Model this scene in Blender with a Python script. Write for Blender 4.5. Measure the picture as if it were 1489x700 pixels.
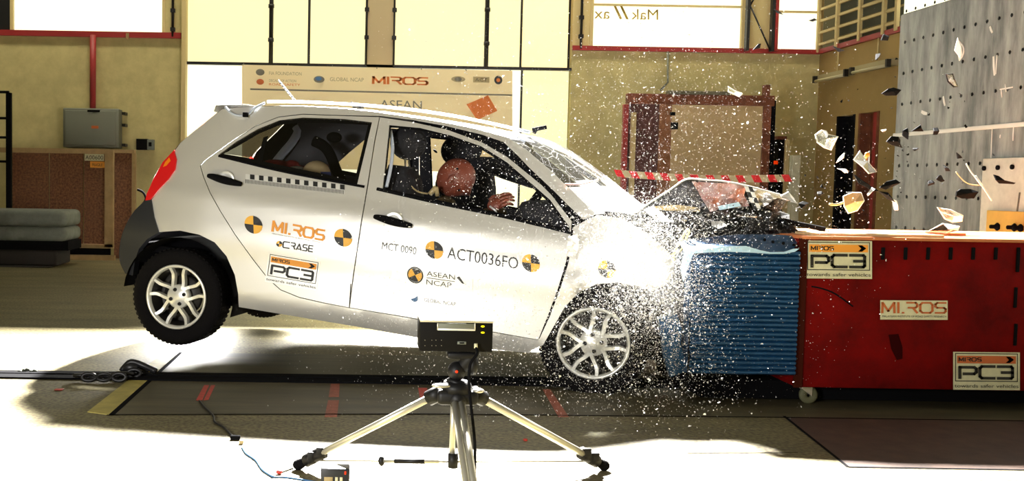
import bpy, bmesh, math, random
from mathutils import Vector, Matrix, noise
from mathutils.geometry import delaunay_2d_cdt
random.seed(7)
for o in list(bpy.data.objects): bpy.data.objects.remove(o)
SC = bpy.context.scene
COL = SC.collection
R = math.radians

# ------------------------------------------------------------------ camera
F = 1500.0; PX = 510.0; PY = 350.0; ROLL = 0.017
PITCH = math.atan(85 / F)
CAM = Vector((0, 0, 1.07))
_f = Vector((0, math.cos(PITCH), -math.sin(PITCH)))
_u0 = Vector((0, math.sin(PITCH), math.cos(PITCH))); _r0 = Vector((1, 0, 0))
_r = _r0 * math.cos(ROLL) + _u0 * math.sin(ROLL)
_u = _u0 * math.cos(ROLL) - _r0 * math.sin(ROLL)
cd = bpy.data.cameras.new('camera'); cam = bpy.data.objects.new('camera', cd); COL.objects.link(cam)
cd.sensor_width = 36; cd.lens = 36 * F / 1489
cd.shift_x = (744.5 - PX) / 1489; cd.shift_y = 0
cd.clip_start = 0.05; cd.clip_end = 200
m3 = Matrix((_r, _u, -_f)).transposed()
cam.matrix_world = Matrix.Translation(CAM) @ m3.to_4x4()
SC.camera = cam
# ------------------------------------------------------------------ world, lights, exposure
w = bpy.data.worlds.new('world'); SC.world = w; w.use_nodes = True
w.node_tree.nodes['Background'].inputs[0].default_value = (1.0, 0.82, 0.36, 1)
w.node_tree.nodes['Background'].inputs[1].default_value = 0.10
SC.view_settings.view_transform = 'Standard'; SC.view_settings.look = 'None'
SC.view_settings.gamma = 1; SC.view_settings.use_curve_mapping = False
SC.view_settings.exposure = 0.0

def area(name, loc, target, sx, sy, power, col=(1, 1, 1), spread=180):
    l = bpy.data.lights.new(name, 'AREA'); l.shape = 'RECTANGLE'; l.size = sx; l.size_y = sy
    l.energy = power; l.color = col; l.spread = R(spread)
    o = bpy.data.objects.new(name, l); COL.objects.link(o); o.location = loc
    d = Vector(target) - Vector(loc); o.rotation_euler = d.to_track_quat('-Z', 'Y').to_euler()
    return o
area('key_floodlight', (0.9, 11.2, 6.0), (0.9, 5.2, 0), 0.5, 0.3, 8200, (1, 0.97, 0.93), 115)
area('back_wall_fill', (0.0, 12.9, 5.6), (0.0, 14.0, 2.2), 13, 0.4, 90, (1, 0.92, 0.68), 80)  # added fill that brightens the back wall
area('under_car_fill', (0.30, 7.7, 0.62), (0.30, 6.25, 0.0), 3.1, 0.08, 300, (1, 0.98, 0.95), 105)  # unseen lamp added behind the car to light the floor beneath it
_s = bpy.data.lights.new('front_fill', 'SPOT'); _s.energy = 720; _s.spot_size = R(50); _s.spot_blend = 0.6  # fill added on the camera side for the car and the spray
_s.shadow_soft_size = 0.35; _s.color = (1, 0.98, 0.95)
_so = bpy.data.objects.new('front_fill', _s); COL.objects.link(_so); _so.location = (-2.2, 0.4, 1.2)
_so.rotation_euler = (Vector((0.6, 5.6, 0.55)) - Vector(_so.location)).to_track_quat('-Z', 'Y').to_euler()

# ------------------------------------------------------------------ projection helpers
def ray(px, py):
    return (_f + _r * ((px - PX) / F) + _u * ((PY - py) / F))
def atY(px, py, Y):
    d = ray(px, py); return CAM + d * ((Y - CAM.y) / d.y)
def atX(px, py, X):
    d = ray(px, py); return CAM + d * ((X - CAM.x) / d.x)
def atZ(px, py, Z=0.0):
    d = ray(px, py); return CAM + d * ((Z - CAM.z) / d.z)

# ------------------------------------------------------------------ materials
MATS = {}
def mat(name, col, rough=0.6, metal=0.0, coat=0.0, noise_amt=0.0, noise_scale=8.0, bump=0.0, bump_scale=60.0, col2=None,
        emit=None, emit_s=0.0, spec=0.5, stretch=None):
    if name in MATS: return MATS[name]
    m = bpy.data.materials.new(name); m.use_nodes = True; nt = m.node_tree; b = nt.nodes['Principled BSDF']
    b.inputs['Roughness'].default_value = rough; b.inputs['Metallic'].default_value = metal
    b.inputs['Coat Weight'].default_value = coat; b.inputs['Coat Roughness'].default_value = 0.08
    b.inputs['Specular IOR Level'].default_value = spec
    b.inputs['Base Color'].default_value = (*col, 1)
    tc = nt.nodes.new('ShaderNodeTexCoord'); src = tc.outputs['Object']
    if stretch:
        mp = nt.nodes.new('ShaderNodeMapping'); mp.inputs['Scale'].default_value = stretch
        nt.links.new(src, mp.inputs['Vector']); src = mp.outputs['Vector']
    if noise_amt > 0 or col2:
        n = nt.nodes.new('ShaderNodeTexNoise'); n.inputs['Scale'].default_value = noise_scale; n.inputs['Detail'].default_value = 8
        n.inputs['Roughness'].default_value = 0.65
        nt.links.new(src, n.inputs['Vector'])
        r = nt.nodes.new('ShaderNodeValToRGB'); r.color_ramp.elements[0].position = 0.35; r.color_ramp.elements[1].position = 0.65
        c2 = col2 if col2 else tuple(max(0, c * (1 - noise_amt)) for c in col)
        r.color_ramp.elements[0].color = (*c2, 1); r.color_ramp.elements[1].color = (*col, 1)
        nt.links.new(n.outputs['Fac'], r.inputs['Fac']); nt.links.new(r.outputs['Color'], b.inputs['Base Color'])
    if bump > 0:
        n2 = nt.nodes.new('ShaderNodeTexNoise'); n2.inputs['Scale'].default_value = bump_scale; n2.inputs['Detail'].default_value = 5
        nt.links.new(src, n2.inputs['Vector'])
        bp = nt.nodes.new('ShaderNodeBump'); bp.inputs['Strength'].default_value = bump; bp.inputs['Distance'].default_value = 0.01
        nt.links.new(n2.outputs['Fac'], bp.inputs['Height']); nt.links.new(bp.outputs['Normal'], b.inputs['Normal'])
    if emit:
        b.inputs['Emission Color'].default_value = (*emit, 1); b.inputs['Emission Strength'].default_value = emit_s
    MATS[name] = m; return m
def glass(name, tint=(0.8, 0.82, 0.8), gloss=0.08, dust=0.0, dust_scale=14):
    if name in MATS: return MATS[name]
    m = bpy.data.materials.new(name); m.use_nodes = True; nt = m.node_tree; nt.nodes.remove(nt.nodes['Principled BSDF'])
    out = nt.nodes['Material Output']
    t = nt.nodes.new('ShaderNodeBsdfTransparent'); t.inputs[0].default_value = (*tint, 1)
    g = nt.nodes.new('ShaderNodeBsdfGlossy'); g.inputs['Roughness'].default_value = 0.03
    mx = nt.nodes.new('ShaderNodeMixShader'); mx.inputs[0].default_value = gloss
    fr = nt.nodes.new('ShaderNodeFresnel'); fr.inputs[0].default_value = 1.45
    ad = nt.nodes.new('ShaderNodeMath'); ad.operation = 'MULTIPLY_ADD'; ad.inputs[1].default_value = 0.8; ad.inputs[2].default_value = gloss * 0.3
    nt.links.new(fr.outputs[0], ad.inputs[0]); nt.links.new(ad.outputs[0], mx.inputs[0])
    nt.links.new(t.outputs[0], mx.inputs[1]); nt.links.new(g.outputs[0], mx.inputs[2]); last = mx
    if dust > 0:
        d = nt.nodes.new('ShaderNodeBsdfDiffuse'); d.inputs[0].default_value = (0.85, 0.86, 0.86, 1)
        n = nt.nodes.new('ShaderNodeTexVoronoi'); n.feature = 'DISTANCE_TO_EDGE'; n.inputs['Scale'].default_value = dust_scale
        r = nt.nodes.new('ShaderNodeValToRGB'); r.color_ramp.elements[0].color = (1, 1, 1, 1); r.color_ramp.elements[1].color = (dust, dust, dust, 1)
        r.color_ramp.elements[1].position = 0.025; r.color_ramp.elements[0].color = (0.35, 0.35, 0.35, 1)
        tc = nt.nodes.new('ShaderNodeTexCoord'); nt.links.new(tc.outputs['Object'], n.inputs['Vector'])
        nt.links.new(n.outputs['Distance'], r.inputs['Fac'])
        m2 = nt.nodes.new('ShaderNodeMixShader'); nt.links.new(r.outputs['Color'], m2.inputs[0])
        nt.links.new(last.outputs[0], m2.inputs[1]); nt.links.new(d.outputs[0], m2.inputs[2]); last = m2
    nt.links.new(last.outputs[0], out.inputs[0]); MATS[name] = m; return m

M_FLOOR = mat('concrete_floor', (0.20, 0.175, 0.085), 0.55, noise_amt=0.45, noise_scale=1.9, bump=0.15, bump_scale=30, stretch=(0.45, 1.8, 1))
_nt = M_FLOOR.node_tree; _b = _nt.nodes['Principled BSDF']; _old = _b.inputs['Base Color'].links[0].from_socket
_n = _nt.nodes.new('ShaderNodeTexNoise'); _n.inputs['Scale'].default_value = 55; _n.inputs['Detail'].default_value = 6
_rr = _nt.nodes.new('ShaderNodeValToRGB'); _rr.color_ramp.elements[0].position = 0.36; _rr.color_ramp.elements[0].color = (0.55, 0.42, 0.40, 1)
_rr.color_ramp.elements[1].position = 0.62; _rr.color_ramp.elements[1].color = (1.35, 1.4, 1.3, 1)
_mx = _nt.nodes.new('ShaderNodeMixRGB'); _mx.blend_type = 'MULTIPLY'; _mx.inputs[0].default_value = 1
_nt.links.new(_nt.nodes['Texture Coordinate'].outputs['Object'], _n.inputs['Vector']); _nt.links.new(_n.outputs['Fac'], _rr.inputs['Fac'])
_nt.links.new(_old, _mx.inputs[1]); _nt.links.new(_rr.outputs['Color'], _mx.inputs[2]); _nt.links.new(_mx.outputs[0], _b.inputs['Base Color'])
M_WALL = mat('olive_plaster', (0.60, 0.52, 0.24), 0.85, noise_amt=0.22, noise_scale=5, bump=0.1)
M_WALLR = mat('ochre_plaster', (0.38, 0.26, 0.09), 0.85, noise_amt=0.15, noise_scale=2)
M_PIL = mat('cream_pilaster', (0.62, 0.50, 0.24), 0.8)
M_RED = mat('red_paint', (0.30, 0.02, 0.02), 0.5)
M_LIT = mat('daylit_panel', (0.3, 0.27, 0.14), 0.6, emit=(1.0, 0.92, 0.50), emit_s=1.0)
M_LITW = mat('daylit_window', (0.3, 0.3, 0.2), 0.6, emit=(1.0, 0.97, 0.72), emit_s=1.3)
M_LITD = mat('daylit_panel_dim', (0.8, 0.75, 0.5), 0.6, emit=(1.0, 0.80, 0.40), emit_s=0.8)
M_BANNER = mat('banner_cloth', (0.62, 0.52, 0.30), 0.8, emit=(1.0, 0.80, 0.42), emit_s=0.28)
M_DARK = mat('dark_steel', (0.02, 0.02, 0.022), 0.4, metal=0.3)
M_BLACK = mat('matt_black', (0.005, 0.005, 0.006), 1.0, spec=0.08)
M_PLAST = mat('black_plastic', (0.018, 0.02, 0.026), 0.42, bump=0.05)
M_RUB = mat('tyre_rubber', (0.005, 0.0045, 0.005), 0.9, bump=0.2, bump_scale=90, spec=0.12)
M_TRI = mat('tripod_plastic', (0.006, 0.006, 0.007), 0.5, spec=0.3)
M_FRAG = mat('black_fragment', (0.006, 0.006, 0.006), 0.9, spec=0.1)
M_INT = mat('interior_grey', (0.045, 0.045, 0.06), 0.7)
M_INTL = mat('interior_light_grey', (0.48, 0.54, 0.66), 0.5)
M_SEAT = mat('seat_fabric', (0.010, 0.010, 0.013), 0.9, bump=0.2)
M_PAINT = mat('silver_white_paint', (0.80, 0.79, 0.75), 0.37, metal=0.5, coat=0.25)
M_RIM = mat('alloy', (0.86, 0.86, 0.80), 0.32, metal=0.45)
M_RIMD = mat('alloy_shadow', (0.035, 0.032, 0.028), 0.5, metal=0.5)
M_TAIL = mat('tail_red', (0.75, 0.01, 0.015), 0.12, coat=0.8)
M_TAILO = mat('tail_amber', (0.95, 0.25, 0.01), 0.15, coat=0.8)
M_YEL = mat('marker_yellow', (0.95, 0.50, 0.05), 0.5)
M_ORG = mat('orange_ink', (0.90, 0.36, 0.04), 0.5)
M_ORGD = mat('worn_orange_ink', (0.55, 0.13, 0.03), 0.6)
M_INK = mat('black_ink', (0.012, 0.012, 0.012), 0.5)
M_GREYINK = mat('grey_ink', (0.18, 0.17, 0.13), 0.6)
M_WHITE = mat('white_vinyl', (0.95, 0.95, 0.93), 0.35, metal=0.4, coat=0.3)
M_STK = mat('cream_vinyl', (0.72, 0.70, 0.46), 0.5, noise_amt=0.12, noise_scale=30)
M_BLUEINK = mat('blue_ink', (0.05, 0.16, 0.35), 0.5)
M_CART = mat('red_cart_steel', (0.18, 0.0015, 0.0008), 0.75, col2=(0.085, 0.001, 0.0006), noise_scale=5, bump=0.25, bump_scale=50, spec=0.1)
M_WOODL = mat('pale_wood', (0.72, 0.50, 0.26), 0.6, noise_amt=0.25, noise_scale=6, stretch=(1, 8, 8))
M_WOODO = mat('orange_wood', (0.62, 0.20, 0.06), 0.6, noise_amt=0.3, noise_scale=6)
M_PINE = mat('pine', (0.42, 0.28, 0.12), 0.7, noise_amt=0.3, noise_scale=8)
M_OSB = mat('osb_board', (0.26, 0.11, 0.045), 0.8, col2=(0.07, 0.022, 0.012), noise_scale=38, bump=0.3)
M_BROWN = mat('brown_wood', (0.20, 0.055, 0.02), 0.7, noise_amt=0.5, noise_scale=10)
M_BLUE = mat('blue_aluminium', (0.010, 0.075, 0.20), 0.4, metal=0.35, noise_amt=0.25, noise_scale=20)
M_BLUEL = mat('pale_blue_aluminium', (0.55, 0.80, 0.95), 0.4)
M_CONC = mat('block_concrete', (0.36, 0.37, 0.35), 0.7, col2=(0.11, 0.118, 0.118), noise_scale=3.2, bump=0.3, bump_scale=20, stretch=(1, 2.2, 0.5))
M_CHALK = mat('chalk_white', (0.80, 0.80, 0.76), 0.7)
M_PLATE = mat('white_steel_plate', (0.80, 0.78, 0.70), 0.5, noise_amt=0.25, noise_scale=7)
M_YPLANK = mat('yellow_plank', (0.85, 0.50, 0.10), 0.6, noise_amt=0.15, noise_scale=9)
M_ALU = mat('brushed_aluminium', (0.72, 0.70, 0.60), 0.33, metal=0.7)
M_GREY = mat('grey_panel', (0.16, 0.17, 0.13), 0.6)
M_GREYM = mat('grey_foam', (0.20, 0.22, 0.19), 0.8, noise_amt=0.4, noise_scale=5, bump=0.4, bump_scale=8)
M_BOX = mat('dark_box', (0.018, 0.014, 0.012), 0.8)
M_YSTRIP = mat('yellow_floor_paint', (0.55, 0.46, 0.12), 0.6, noise_amt=0.3, noise_scale=10)
M_RTAPE = mat('red_floor_tape', (0.62, 0.05, 0.03), 0.5, noise_amt=0.35, noise_scale=25)
M_RTAPE2 = mat('faded_floor_tape', (0.42, 0.12, 0.07), 0.6, noise_amt=0.4, noise_scale=25)
M_CREAM = mat('cream_canvas', (0.62, 0.47, 0.24), 0.8, noise_amt=0.12, noise_scale=3)
M_SKIN = mat('dummy_vinyl', (0.22, 0.055, 0.03), 0.45, noise_amt=0.25, noise_scale=14)
M_DSHIRT = mat('dummy_shirt', (0.07, 0.045, 0.015), 0.8)
M_LEDY = mat('yellow_lamp', (0.8, 0.7, 0.0), 0.4, emit=(1, 0.85, 0.0), emit_s=0.6)
M_LEDR = mat('red_lamp', (0.8, 0.02, 0.0), 0.4, emit=(1, 0.05, 0.0), emit_s=0.6)
M_TAPER = mat('barrier_tape_red', (0.70, 0.02, 0.03), 0.5)
M_TAPEW = mat('barrier_tape_white', (0.60, 0.54, 0.34), 0.5)
M_GLASS = glass('side_glass', (0.86, 0.86, 0.82), 0.06)
M_WIND = glass('cracked_windscreen', (0.72, 0.74, 0.62), 0.08, dust=0.03, dust_scale=11)
M_CLEAR = glass('lamp_lens', (0.78, 0.80, 0.78), 0.3, dust=0.16, dust_scale=30)
M_CHIP = mat('glass_chips', (0.95, 0.95, 0.95), 0.25, spec=0.8)
M_HOOD = mat('bonnet_metal', (0.62, 0.60, 0.58), 0.2, metal=0.85)
M_HOODU = mat('bonnet_underside', (0.10, 0.10, 0.11), 0.4, metal=0.5, noise_amt=0.5, noise_scale=12)
M_TAN = mat('tan_hose', (0.55, 0.42, 0.20), 0.6, noise_amt=0.3, noise_scale=20)
M_PINK = mat('pink_tint', (0.42, 0.15, 0.09), 0.35, metal=0.3, col2=(0.55, 0.45, 0.46), noise_scale=14)  # the bonnet flank's pink reflection is put into this colour

# ------------------------------------------------------------------ mesh builder
class MB:
    def __init__(s): s.v = []; s.f = []; s.m = []; s.mats = []; s.sm = []
    def mi(s, m):
        if m not in s.mats: s.mats.append(m)
        return s.mats.index(m)
    def add(s, vs, fs, m, smooth=False):
        b = len(s.v); k = s.mi(m)
        s.v += [Vector(v) for v in vs]
        for f in fs: s.f.append([b + i for i in f]); s.m.append(k); s.sm.append(smooth)
        return s
    def box(s, a, b, m, M=None):
        x0, y0, z0 = [min(p, q) for p, q in zip(a, b)]; x1, y1, z1 = [max(p, q) for p, q in zip(a, b)]
        vs = [Vector(p) for p in [(x0,y0,z0),(x1,y0,z0),(x1,y1,z0),(x0,y1,z0),(x0,y0,z1),(x1,y0,z1),(x1,y1,z1),(x0,y1,z1)]]
        if M is not None: vs = [M @ v for v in vs]
        return s.add(vs, [(0,3,2,1),(4,5,6,7),(0,1,5,4),(1,2,6,5),(2,3,7,6),(3,0,4,7)], m)
    def bevbox(s, a, b, m, r=0.01, M=None, seg=2):
        bm = bmesh.new(); bmesh.ops.create_cube(bm, size=1)
        c = [(p + q) / 2 for p, q in zip(a, b)]; d = [abs(p - q) for p, q in zip(a, b)]
        for v in bm.verts: v.co = Vector((c[i] + v.co[i] * d[i] for i in range(3)))
        bmesh.ops.bevel(bm, geom=bm.edges[:], offset=r, segments=seg, affect='EDGES', profile=0.5)
        vs = [v.co.copy() for v in bm.verts]; bm.verts.index_update()
        fs = [[v.index for v in f.verts] for f in bm.faces]; bm.free()
        if M is not None: vs = [M @ v for v in vs]
        return s.add(vs, fs, m, True)
    def tube(s, pts, r, m, n=8, caps=True, close=False):
        pts = [Vector(p) for p in pts]; k = len(pts)
        rs = r if isinstance(r, (list, tuple)) else [r] * k
        vs = []; up = None
        for i, p in enumerate(pts):
            t = (pts[(i + 1) % k] - pts[i - 1]) if close else (pts[min(i + 1, k - 1)] - pts[max(i - 1, 0)])
            t.normalize()
            if up is None:
                up = Vector((0, 0, 1)) if abs(t.z) < 0.9 else Vector((1, 0, 0))
            a = (up - t * up.dot(t)).normalized(); b = t.cross(a); up = a
            for j in range(n):
                an = 2 * math.pi * j / n; vs.append(p + (a * math.cos(an) + b * math.sin(an)) * rs[i])
        fs = []
        for i in range(k if close else k - 1):
            for j in range(n):
                i2 = (i + 1) % k
                fs.append((i * n + j, i * n + (j + 1) % n, i2 * n + (j + 1) % n, i2 * n + j))
        if caps and not close:
            fs.append(tuple(range(n))[::-1]); fs.append(tuple((k - 1) * n + j for j in range(n)))
        return s.add(vs, fs, m, True)
    def lathe(s, prof, M, m, n=40, close=False):
        # profile (r, h) revolved round local Z of M
        vs = []
        for r, h in prof:
            for j in range(n):
                a = 2 * math.pi * j / n; vs.append(M @ Vector((r * math.cos(a), r * math.sin(a), h)))
        fs = []
        k = len(prof)
        for i in range(k if close else k - 1):
            for j in range(n):
                i2 = (i + 1) % k
                fs.append((i * n + j, i * n + (j + 1) % n, i2 * n + (j + 1) % n, i2 * n + j))
        return s.add(vs, fs, m, True)
    def ell(s, c, r, m, M=None, nu=16, nv=10):
        vs = []; fs = []
        for i in range(nv + 1):
            th = math.pi * i / nv
            for j in range(nu):
                a = 2 * math.pi * j / nu
                v = Vector((r[0] * math.sin(th) * math.cos(a), r[1] * math.sin(th) * math.sin(a), r[2] * math.cos(th)))
                if M is not None: v = M @ v
                vs.append(v + Vector(c))
        for i in range(nv):
            for j in range(nu): fs.append((i * nu + j, (i + 1) * nu + j, (i + 1) * nu + (j + 1) % nu, i * nu + (j + 1) % nu))
        return s.add(vs, fs, m, True)
    def prism(s, poly, off, m):
        # poly: list of 3d points, off: extrusion vector
        n = len(poly); off = Vector(off); vs = [Vector(p) for p in poly] + [Vector(p) + off for p in poly]
        fs = [tuple(range(n))[::-1], tuple(range(n, 2 * n))] + [(i, (i + 1) % n, n + (i + 1) % n, n + i) for i in range(n)]
        return s.add(vs, fs, m)

BASE = {}
def finish(o, label=None, cat=None, group=None, kind=None):
    if label: o['label'] = label
    if cat: o['category'] = cat
    if group: o['group'] = group
    if kind: o['kind'] = kind
    return o
def obj(name, mb, parent=None, label=None, cat=None, group=None, kind=None, autos=True):
    me = bpy.data.meshes.new(name); vs = mb.v
    if parent is None:
        xs = [v.x for v in vs]; ys = [v.y for v in vs]; zs = [v.z for v in vs]
        base = Vector(((min(xs) + max(xs)) / 2, (min(ys) + max(ys)) / 2, min(zs))); M = Matrix.Translation(base)
    else: M = BASE[parent.name]
    Mi = M.inverted()
    me.from_pydata([Mi @ v for v in vs], [], mb.f); me.validate()
    for m in mb.mats: me.materials.append(m)
    if len(me.polygons) == len(mb.f):
        me.polygons.foreach_set('material_index', mb.m); me.polygons.foreach_set('use_smooth', mb.sm)
    me.update()
    o = bpy.data.objects.new(name, me); COL.objects.link(o); BASE[o.name] = M
    if parent is None: o.location = M.translation
    else: o.parent = parent
    return finish(o, label, cat, group, kind)
def empty(name, loc, label, cat, group=None, M=None):
    o = bpy.data.objects.new(name, None); COL.objects.link(o); o.empty_display_size = 0.1
    M = M if M is not None else Matrix.Translation(Vector(loc)); o.matrix_world = M; BASE[o.name] = M
    return finish(o, label, cat, group)
def struct(name, mb, parent=None): return obj(name, mb, parent, kind=None if parent else 'structure')
def smooth(pts, k=4):
    # Catmull-Rom through pts
    pts = [Vector(p) for p in pts]; out = []
    for i in range(len(pts) - 1):
        p0 = pts[max(i - 1, 0)]; p1 = pts[i]; p2 = pts[i + 1]; p3 = pts[min(i + 2, len(pts) - 1)]
        for j in range(k):
            t = j / k
            out.append(0.5 * ((2 * p1) + (p2 - p0) * t + (2 * p0 - 5 * p1 + 4 * p2 - p3) * t * t + (3 * p1 - p0 - 3 * p2 + p3) * t ** 3))
    out.append(pts[-1]); return out

# boxes on a plane of constant Y, sized from two image corners
def pxbox(mb, x0, y0, x1, y1, Y, d, m, front=0.0):
    cx, cy = (x0 + x1) / 2, (y0 + y1) / 2
    X0 = atY(x0, cy, Y).x; X1 = atY(x1, cy, Y).x; Z0 = atY(cx, y1, Y).z; Z1 = atY(cx, y0, Y).z
    return mb.box((X0, Y - front, Z0), (X1, Y + d, Z1), m)

# ------------------------------------------------------------------ text and strokes
_txt = {}
def text2d(s):
    if s in _txt: return _txt[s]
    c = bpy.data.curves.new('t', 'FONT'); c.body = s; c.size = 1.0; c.resolution_u = 3
    o = bpy.data.objects.new('t', c); COL.objects.link(o)
    bpy.context.view_layer.update()
    me = o.to_mesh()
    vs = [(v.co.x, v.co.y) for v in me.vertices]; fs = [tuple(p.vertices) for p in me.polygons]
    o.to_mesh_clear(); bpy.data.objects.remove(o); bpy.data.curves.remove(c)
    x0 = min(v[0] for v in vs); x1 = max(v[0] for v in vs); y0 = min(v[1] for v in vs); y1 = max(v[1] for v in vs)
    vs = [((x - x0) / (x1 - x0), (y - y0) / (y1 - y0)) for x, y in vs]
    _txt[s] = (vs, fs); return _txt[s]
GLY = {
 'M': (0.85, [[(0, 0), (0.02, 1), (0.42, 0.15), (0.83, 1), (0.85, 0)]]), 'I': (0.1, [[(0.05, 0), (0.05, 1)]]),
 '.': (0.12, [[(0.03, 0), (0.09, 0)]]), 'R': (0.7, [[(0, 0), (0, 0)], [(0, 1), (0.6, 1), (0.7, 0.85), (0.7, 0.62), (0.6, 0.5), (0.1, 0.5)], [(0.4, 0.5), (0.7, 0)]]),
 'O': (0.85, [[(0.15, 0), (0, 0.2), (0, 0.8), (0.15, 1), (0.7, 1), (0.85, 0.8), (0.85, 0.2), (0.7, 0), (0.15, 0)]]),
 'S': (0.7, [[(0.7, 1), (0.12, 1), (0, 0.85), (0, 0.62), (0.12, 0.5), (0.6, 0.5), (0.7, 0.38), (0.7, 0.15), (0.6, 0), (0, 0)]]),
 'P': (1.25, [[(0, 0), (0, 0.92), (1.1, 0.92), (1.25, 0.8), (1.25, 0.5), (1.1, 0.36), (0.3, 0.36)]]),
 'C': (1.1, [[(1.1, 1), (0.15, 1), (0, 0.85), (0, 0.15), (0.15, 0), (1.1, 0)]]),
 '3': (1.1, [[(0, 1), (1.0, 1), (1.1, 0.88), (1.1, 0.12), (1.0, 0), (0, 0)], [(0.3, 0.5), (1.1, 0.5)]]),
 'A': (0.8, [[(0, 0), (0.4, 1), (0.8, 0)], [(0.3, 0.12), (0.6, 0.12)]]),
 'E': (0.7, [[(0.7, 1), (0.05, 1), (0, 0.9), (0, 0.1), (0.05, 0), (0.7, 0)], [(0, 0.5), (0.65, 0.5)]]),
}
def strokes2d(s, th, gap):
    vs = []; fs = []; x = 0
    for ch in s:
        wd, pls = GLY[ch]
        for pl in pls:
            for (a, b) in zip(pl[:-1], pl[1:]):
                ax, ay, bx, by = a[0] + x, a[1], b[0] + x, b[1]; L = math.hypot(bx - ax, by - ay)
                if L < 1e-6: continue
                dx, dy = (bx - ax) / L, (by - ay) / L; e = th * 0.35; h = th / 2
                k = len(vs)
                vs += [(ax - dx * e - dy * h, ay - dy * e + dx * h), (ax - dx * e + dy * h, ay - dy * e - dx * h),
                       (bx + dx * e + dy * h, by + dy * e - dx * h), (bx + dx * e - dy * h, by + dy * e + dx * h)]
                fs.append((k, k + 1, k + 2, k + 3))
        x += wd + gap
    W = x - gap
    return [(a / W, b) for a, b in vs], fs
class Decal:
    """flat print: (u, v) in a px frame with origin o, axes U and V (image px vectors), mapped by fn(px,py,off)."""
    def __init__(s, o, U, V, fn): s.o, s.U, s.V, s.fn = o, U, V, fn; s.mb = MB(); s.k = 0
    def P(s, u, v, off): return s.fn(s.o[0] + u * s.U[0] + v * s.V[0], s.o[1] + u * s.U[1] + v * s.V[1], off)
    def put(s, vs, fs, m, off): s.mb.add([s.P(u, v, off) for u, v in vs], fs, m)
    def rect(s, u0, v0, u1, v1, m, off=0.003, n=4):
        vs = []; fs = []
        for i in range(n + 1):
            for j in range(2): vs.append((u0 + (u1 - u0) * i / n, v0 + (v1 - v0) * j))
        for i in range(n): fs.append((2 * i, 2 * i + 2, 2 * i + 3, 2 * i + 1))
        s.put(vs, fs, m, off)
    def grid(s, u0, v0, u1, v1, m, off=0.003, n=6):
        vs = [(u0 + (u1 - u0) * i / n, v0 + (v1 - v0) * j / n) for i in range(n + 1) for j in range(n + 1)]
        fs = [(i * (n + 1) + j, (i + 1) * (n + 1) + j, (i + 1) * (n + 1) + j + 1, i * (n + 1) + j + 1) for i in range(n) for j in range(n)]
        s.put(vs, fs, m, off)
    def text(s, t, u0, v0, u1, v1, m, off=0.005):
        vs, fs = text2d(t); s.put([(u0 + x * (u1 - u0), v0 + y * (v1 - v0)) for x, y in vs], fs, m, off)
    def stroke(s, t, u0, v0, u1, v1, m, th=0.15, gap=0.25, off=0.005):
        vs, fs = strokes2d(t, th, gap); s.put([(u0 + x * (u1 - u0), v0 + y * (v1 - v0)) for x, y in vs], fs, m, off)
    def frame(s, u0, v0, u1, v1, tu, tv, m, off=0.005):
        for a in ((u0, v0, u1, v0 + tv), (u0, v1 - tv, u1, v1), (u0, v0, u0 + tu, v1), (u1 - tu, v0, u1, v1)): s.rect(*a, m, off)
    def disc(s, u, v, ru, rv, m, off=0.004, a0=0, a1=360, n=20, inner=0.0):
        vs = []; fs = []
        for i in range(n + 1):
            a = R(a0 + (a1 - a0) * i / n); vs += [(u + inner * ru * math.cos(a), v + inner * rv * math.sin(a)), (u + ru * math.cos(a), v + rv * math.sin(a))]
        for i in range(n): fs.append((2 * i, 2 * i + 1, 2 * i + 3, 2 * i + 2))
        s.put(vs, fs, m, off)
def pc3(d, orange, ink, back, off=0.0):
    d.grid(0, 0, 1, 1, back, 0.003 + off, 4)
    d.frame(0.03, 0.22, 0.97, 0.97, 0.012, 0.022, ink, 0.0045 + off)
    d.rect(0.06, 0.70, 0.94, 0.90, orange, 0.005 + off)
    d.stroke('MIROS', 0.09, 0.755, 0.42, 0.85, ink, 0.22, 0.3, 0.0065 + off)
    for i in range(2):
        d.put([(0.79, 0.72), (0.85, 0.72), (0.91, 0.80), (0.91, 0.81), (0.85, 0.885), (0.79, 0.885), (0.84, 0.80)], [(0, 1, 2, 6), (6, 2, 3), (6, 3, 4, 5)], ink, 0.0065 + off)
    d.stroke('PC3', 0.10, 0.31, 0.89, 0.62, ink, 0.24, 0.28, 0.0065 + off)
    d.text('towards safer vehicles', 0.02, 0.06, 0.98, 0.15, ink, 0.0065 + off)

# ================================================================== SETTING
mb = MB(); mb.add([(-9, -3, 0), (8.5, -3, 0), (8.5, 14.2, 0), (-9, 14.2, 0)], [(0, 1, 2, 3)], M_FLOOR)
struct('floor', mb)
WY = 14.0
XL = atY(265, 200, WY).x; XCR = atY(828, 200, WY).x; XR = atY(1192, 75, WY).x
ZT = atY(130, 52, WY).z; ZT2 = atY(1000, 74, WY).z; ZTOP = 6.0
wall = MB()
wall.box((-9, WY, 0), (XL, WY + 0.2, ZT), M_WALL)
wall.box((XCR, WY, 0), (XR, WY + 0.2, ZT2), M_WALL)
x0 = atY(237, 20, WY).x; wall.box((x0, WY, ZT), (XL, WY + 0.2, ZTOP), M_WALL)
wall.box((XCR, WY, ZT2), (atY(862, 30, WY).x, WY + 0.2, ZTOP), M_PIL)
wall.box((atY(1080, 30, WY).x, WY, ZT2), (atY(1126, 30, WY).x, WY + 0.2, ZTOP), M_PIL)
struct('wall_back', wall)
p = MB(); p.box((XL, WY - 0.12, 0), (atY(271, 200, WY).x, WY + 0.2, ZTOP), M_PIL); struct('trim_1', p)
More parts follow.
